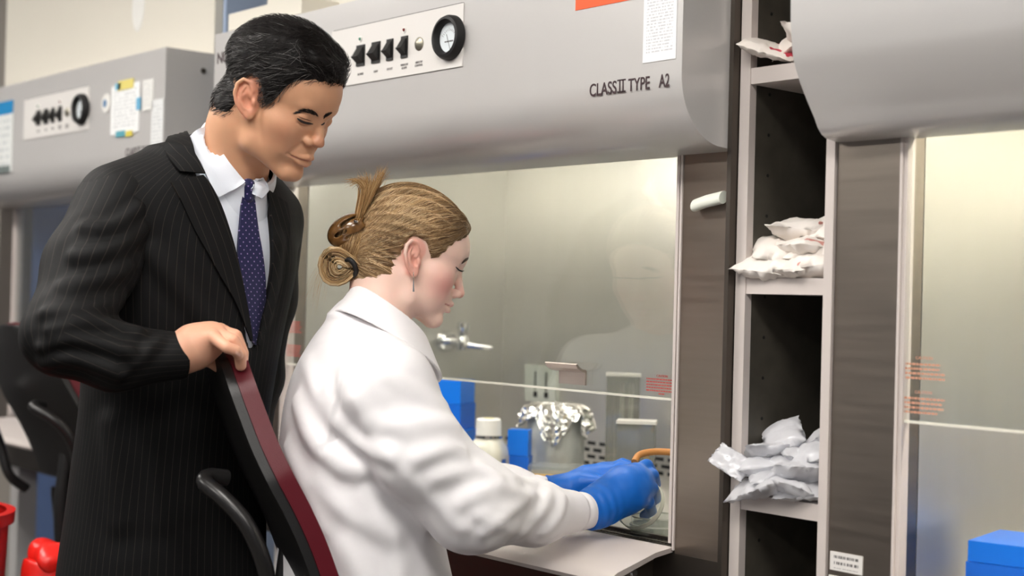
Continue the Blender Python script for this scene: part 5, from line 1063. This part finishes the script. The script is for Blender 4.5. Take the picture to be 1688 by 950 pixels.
# claw clip, elastic, earring
M_tort = mat('tortoiseshell', (112, 78, 40), 0.2, var=0.9, vscale=70, coat=0.5)
cc_ = np.float32(atd(575, 380, 2.362)); cM = np.stack([RT, UP, -FW]).astype(np.float32)
def clip_sd(P):
    q = (P - cc_) @ cM.T; a_ = -0.5; x, y = q[:, 0] * math.cos(a_) - q[:, 1] * math.sin(a_), q[:, 0] * math.sin(a_) + q[:, 1] * math.cos(a_); Q = np.stack([x, y, q[:, 2]], -1)
    d = np.abs(ell(Q, (0, 0, 0), (0.036, 0.024, 0.030))) - 0.0022; d = np.maximum(d, -q[:, 2] - 0.004)
    for y_ in (-0.013, -0.001, 0.011): d = smax(d, -cone(Q, (-0.006, y_, 0.029), (0.036, y_, 0.012), 0.0038, 0.0046), 0.002)
    d = smax(d, -ell(Q, (-0.016, 0.0, 0.026), (0.008, 0.0035, 0.012)), 0.002); return d.astype(np.float32)
net_obj('hair_clip', clip_sd, cc_ - 0.05, cc_ + 0.05, 0.0014, M_tort, pw, None, 0)
kn_ = np.float32(atd(582, 392, 2.368))
def twist(P): return (smin(ell(P - kn_, (0, 0, 0), (0.030, 0.030, 0.036)), cone(P, atd(588, 410, 2.365), atd(578, 440, 2.362), 0.02, 0.012), 0.01)).astype(np.float32)
V2, F2 = surfnet(twist, kn_ - 0.08, kn_ + 0.08, 0.0026); np_mesh('hair_twist', V2, F2, M_hair, pw, attrs={'tint': np.tile(np.float32(lin((140, 108, 72))), (len(V2), 1))})
r2 = surf_roots(V2, 1500, 12); up_ = np.float32(UP * 0.9 + RT * 0.25); p2 = comb(twist, r2, lambda P: np.tile(up_, (len(P), 1)) + 0.2 * np.stack([waves(P, 86, 60), waves(P, 87, 60), waves(P, 88, 60)], -1), 7, 0.005, lambda t: 0.0007, 0.08, 13)
strand_mesh('hair_twist_strands', p2.astype(float), r7.uniform(0.0003, 0.00055, len(r2)), M_hair, pw, hb(len(r2), r7, [(198, 164, 116), (160, 124, 82), (120, 90, 58), (220, 190, 146)], [0.35, 0.3, 0.2, 0.15]), taper=(0.5, 1, 0.5))
lathe('clip_spring', [(0, 0), (0.004, 0.001), (0.005, 0.004), (0.0, 0.006)], M_chrome, pw, Matrix.Translation(Vector(atd(587, 368, 2.332))), 12)
el_ = resample([atd(*q) for q in ((566, 430, 2.345), (576, 428, 2.338), (584, 436, 2.336), (587, 448, 2.342), (583, 456, 2.352))], 14); tube('hair_elastic', list(el_), 0.0042, M_rubber, pw, 12)
ea = trace(fhW, [(682, 452)], 2.1, 2.5)[0]; G_ = -FW * 0.004
bm = bmesh.new(); add_tube(bm, [ea + G_ + UP * 0.003, ea + G_ * 1.6, ea + G_ * 1.2 - UP * 0.010], 0.0006, 6); add_tube(bm, [ea + G_ * 1.2 - UP * 0.010, ea + G_ * 1.2 - UP * 0.024, ea + G_ * 1.2 - UP * 0.029], [0.0008, 0.0014, 0.0018], 8); bobj('earring', bm, M_chrome, pw, smooth='auto')
# children were modelled in world space: shift under the two people's origins
for person in (pm, pw):
    T = Matrix.Translation(-Vector(person.location))
    for ch in [o for o in bpy.data.objects if o.parent == person]: ch.data.transform(T)
# ================================================================== chairs and the red things at the left
M_shell = mat('chair_shell', (22, 21, 21), 0.42, bump=0.15, bscale=500); M_red = mat('burgundy_upholstery', (88, 8, 24), 0.42, var=0.06, vscale=40, bump=0.15, bscale=800, spec=0.4); M_arm = mat('chair_arm_plastic', (30, 29, 29), 0.3)
def make_chair(label):
    cF, cS = facing(18); cF = np.array(cF, float); cS = np.array(cS, float); dc0 = 2.30
    px_edge = [(352, 578), (358, 585), (368, 604), (380, 640), (398, 690), (418, 742), (444, 797), (472, 850), (496, 902), (514, 950), (534, 1010)]
    wid = np.interp(np.linspace(0, 1, 11), [0, 0.04, 0.12, 0.3, 0.6, 1], [0.055, 0.085, 0.125, 0.175, 0.205, 0.19])
    mid = np.array([atd(px, py, dc0 - w_ * 0.97) + cS * w_ for (px, py), w_ in zip(px_edge, wid)]); org = np.array([mid[-1][0], mid[-1][1], 0.0]) + cF * 0.20
    c = thing('office_chair', label, 'chair', tuple(org), 'burgundy office chairs')
    nu, nv = 36, 21; ii = np.linspace(0, 10, nu); prof = resample(mid, nu); s0 = np.linspace(0, 1, nu); sl = np.concatenate([[0], np.cumsum(np.linalg.norm(np.diff(mid, axis=0), axis=1))]); w_i = np.interp(s0, sl / sl[-1], wid)
    v = np.linspace(-1, 1, nv); T_ = np.gradient(prof, axis=0); T_ /= np.linalg.norm(T_, axis=1, keepdims=True); Nn = np.cross(T_, cS); Nn = Nn * np.sign((Nn @ cF))[:, None]
    def sheet(o0, o1, shrink, bulge):
        def lay(o, k): return (prof[:, None] + cS * (v[None, :, None] * (w_i[:, None, None] - k)) + Nn[:, None] * (o + bulge * (v[None, :, None] ** 2))) - org
        A, B = lay(o0, shrink), lay(o1, shrink); C_ = lay((o0 + o1) / 2, shrink - 0.006); n = nu * nv; V = np.concatenate([A.reshape(-1, 3), B.reshape(-1, 3)]); F = []
        for i in range(nu - 1):
            for j in range(nv - 1): a = i * nv + j; F += [(a, a + 1, a + nv + 1, a + nv), (a + n + nv, a + n + nv + 1, a + n + 1, a + n)]
        rim = [j for j in range(nv)] + [i * nv + nv - 1 for i in range(1, nu)] + [(nu - 1) * nv + j for j in range(nv - 2, -1, -1)] + [i * nv for i in range(nu - 2, 0, -1)]
        for a, b in zip(rim, rim[1:] + rim[:1]): F.append((b, a, a + n, b + n))
        bm = bmesh.new(); vs = [bm.verts.new(p) for p in V]
        for f_ in F: bm.faces.new([vs[k] for k in f_])
        return bm
    bobj('back_shell', sheet(-0.014, 0.0, 0.004, 0.012), M_shell, c, bevel=0.004, seg=2, angle=50)
    bobj('back_cushion', sheet(0.0005, 0.026, 0.0, 0.012), M_red, c, bevel=0.010, seg=3, angle=50)
    def loc(px, py, d): return atd(px, py, d) - org
    for s_ in (1, -1):
        P = [loc(374, 788, 2.16), loc(345, 786, 2.14), loc(338, 796, 2.12), loc(366, 820, 2.10), loc(400, 856, 2.09), loc(424, 900, 2.09), loc(440, 950, 2.10), loc(452, 1020, 2.12), loc(500, 1060, 2.14)]
        if s_ < 0:
            mc = mid.mean(0) - org; P = [p - cS * 2 * ((p - mc) @ cS) for p in P]
        br = tube('arm_bracket', smooth_path(P, 6), 0.0125, M_arm, c, 14)
        bm = bmesh.new(); add_lathe(bm, [(0, 0.012), (0.010, 0.012), (0.012, 0.009), (0.012, 0)], 16, Matrix.Translation(Vector(P[0]) + Vector(-cF * 0.012)) @ Vector(-cF).to_track_quat('Z', 'Y').to_matrix().to_4x4()); bobj('bracket_bolt', bm, M_chrome, br, smooth='auto')
        a0 = P[-1]; q = a0 + cF * 0.08; tube('arm_post', [q, q + np.array([0, 0, -0.02]), q + cF * 0.02 + np.array([0, 0, -0.16])], 0.012, M_arm, c, 10)
    R4 = Matrix(((cF[0], cS[0], 0, 0), (cF[1], cS[1], 0, 0), (0, 0, 1, 0), (0, 0, 0, 1)))
    bm = bmesh.new(); add_box(bm, (-0.16, -0.22, 0.42), (0.28, 0.22, 0.50), R4); bobj('seat_cushion', bm, M_red, c, bevel=0.03, seg=4)
    bm = bmesh.new(); add_box(bm, (-0.15, -0.20, 0.385), (0.26, 0.20, 0.419), R4); bobj('seat_pan', bm, M_shell, c, bevel=0.008)
    lo_ = mid[-1] - org
    tube('back_support', smooth_path([lo_ + np.array([0, 0, 0.06]) - cF * 0.02, lo_ + np.array([0, 0, -0.12]) - cF * 0.03, lo_ * np.array([1, 1, 0]) + np.array([0, 0, 0.40]) + cF * 0.02, np.array([0, 0, 0.37]) + cF * 0.02], 6), 0.02, M_shell, c, 12)
    lathe('gas_column', [(0, 0.385), (0.022, 0.385), (0.022, 0.2), (0.03, 0.2), (0.03, 0.07), (0, 0.07)], M_shell, c, None, 20)
    for k in range(5):
        a = 2 * math.pi * k / 5 + 0.3; d_ = np.array([math.cos(a), math.sin(a), 0]); sk = tube('base_spoke', [np.array([0, 0, 0.10]) + d_ * 0.02, np.array([0, 0, 0.085]) + d_ * 0.18, np.array([0, 0, 0.070]) + d_ * 0.29], [0.022, 0.018, 0.013], M_shell, c, 10)
        w_ = Vector(d_ * 0.29); bm = bmesh.new(); add_lathe(bm, [(0, -0.012), (0.022, -0.012), (0.027, -0.006), (0.027, 0.006), (0.022, 0.012), (0, 0.012)], 18, Matrix.Translation(w_ + Vector((0, 0, 0.0275))) @ Matrix.Rotation(a, 4, 'Z') @ Matrix.Rotation(math.pi / 2, 4, 'X')); bobj('caster_wheel', bm, M_rubber, sk, smooth='auto')
    c['top'] = [float(x) for x in (mid[0] - org)]
    return c
chair = make_chair('burgundy office chair with black shell behind the woman, under the man\'s hand')
def copy_tree(o, parent=None):
    c = o.copy(); COL.objects.link(c); c.parent = parent
    for ch in o.children: copy_tree(ch, c)
    return c
ch2 = copy_tree(chair); ch2['label'] = 'burgundy and black office chair at the far left behind the man'
rz = math.radians(26); tv = Matrix.Rotation(rz, 3, 'Z') @ Vector(chair['top']); q = atd(20, 522, 3.5); ch2.location = (q[0] - tv[0], q[1] - tv[1], 0.0); ch2.rotation_euler = (0, 0, rz)
del chair['top'], ch2['top']
# red sharps bin and red bag
M_redbin = mat('red_bin_plastic', (196, 20, 14), 0.4, var=0.08, vscale=10); M_redbag = mat('red_bag_film', (228, 36, 28), 0.3, var=0.25, vscale=25, bump=0.4, bscale=40)
q = atd(-125, 900, 2.95); BH = atd(5, 850, 2.95)[2] - 0.02; t = thing('waste_bin', 'red plastic waste bin at the lower left edge under the chair', 'bin', (q[0], q[1], 0.0))
lathe('bin_body', [(0, 0.0), (0.13, 0.0), (0.165, BH), (0.160, BH), (0.126, 0.008), (0, 0.008)], M_redbin, t, None, 36); lathe('bin_rim', [(0.160, BH), (0.176, BH), (0.178, BH + 0.025), (0.160, BH + 0.025)], M_redbin, t, None, 36)
q = atd(82, 985, 2.95); hz = atd(80, 922, 2.95)[2]; bq = np.float32((q[0], q[1], 0)); t = thing('red_bag', 'crumpled bright red plastic bag standing beside the man', 'bag', (q[0], q[1], 0))
def bag(P):
    z = P[:, 2]; r = np.interp(z, [0, 0.1, hz - 0.08, hz], [0.07, 0.085, 0.075, 0.05]); d = np.sqrt(((P[:, :2]) ** 2).sum(1)) - r; d = np.maximum(d, np.maximum(z - hz, 0.002 - z)); return (d - 0.014 * waves(P, 95, 40) - 0.008 * waves(P, 96, 110)).astype(np.float32)
V, F = surfnet(bag, (-0.12, -0.12, -0.01), (0.12, 0.12, hz + 0.03), 0.006); V[:, 2] = np.maximum(V[:, 2], 0.001); np_mesh('bag_film', V, F, M_redbag, t)
V, F = surfnet(lambda P: (ell(P - np.float32([0.01, 0, hz + 0.005]), (0, 0, 0), (0.055, 0.05, 0.03)) - 0.02 * waves(P, 97, 80)).astype(np.float32), (-0.1, -0.1, hz - 0.05), (0.12, 0.1, hz + 0.06), 0.005); np_mesh('bag_knot', V, F, M_redbag, t)
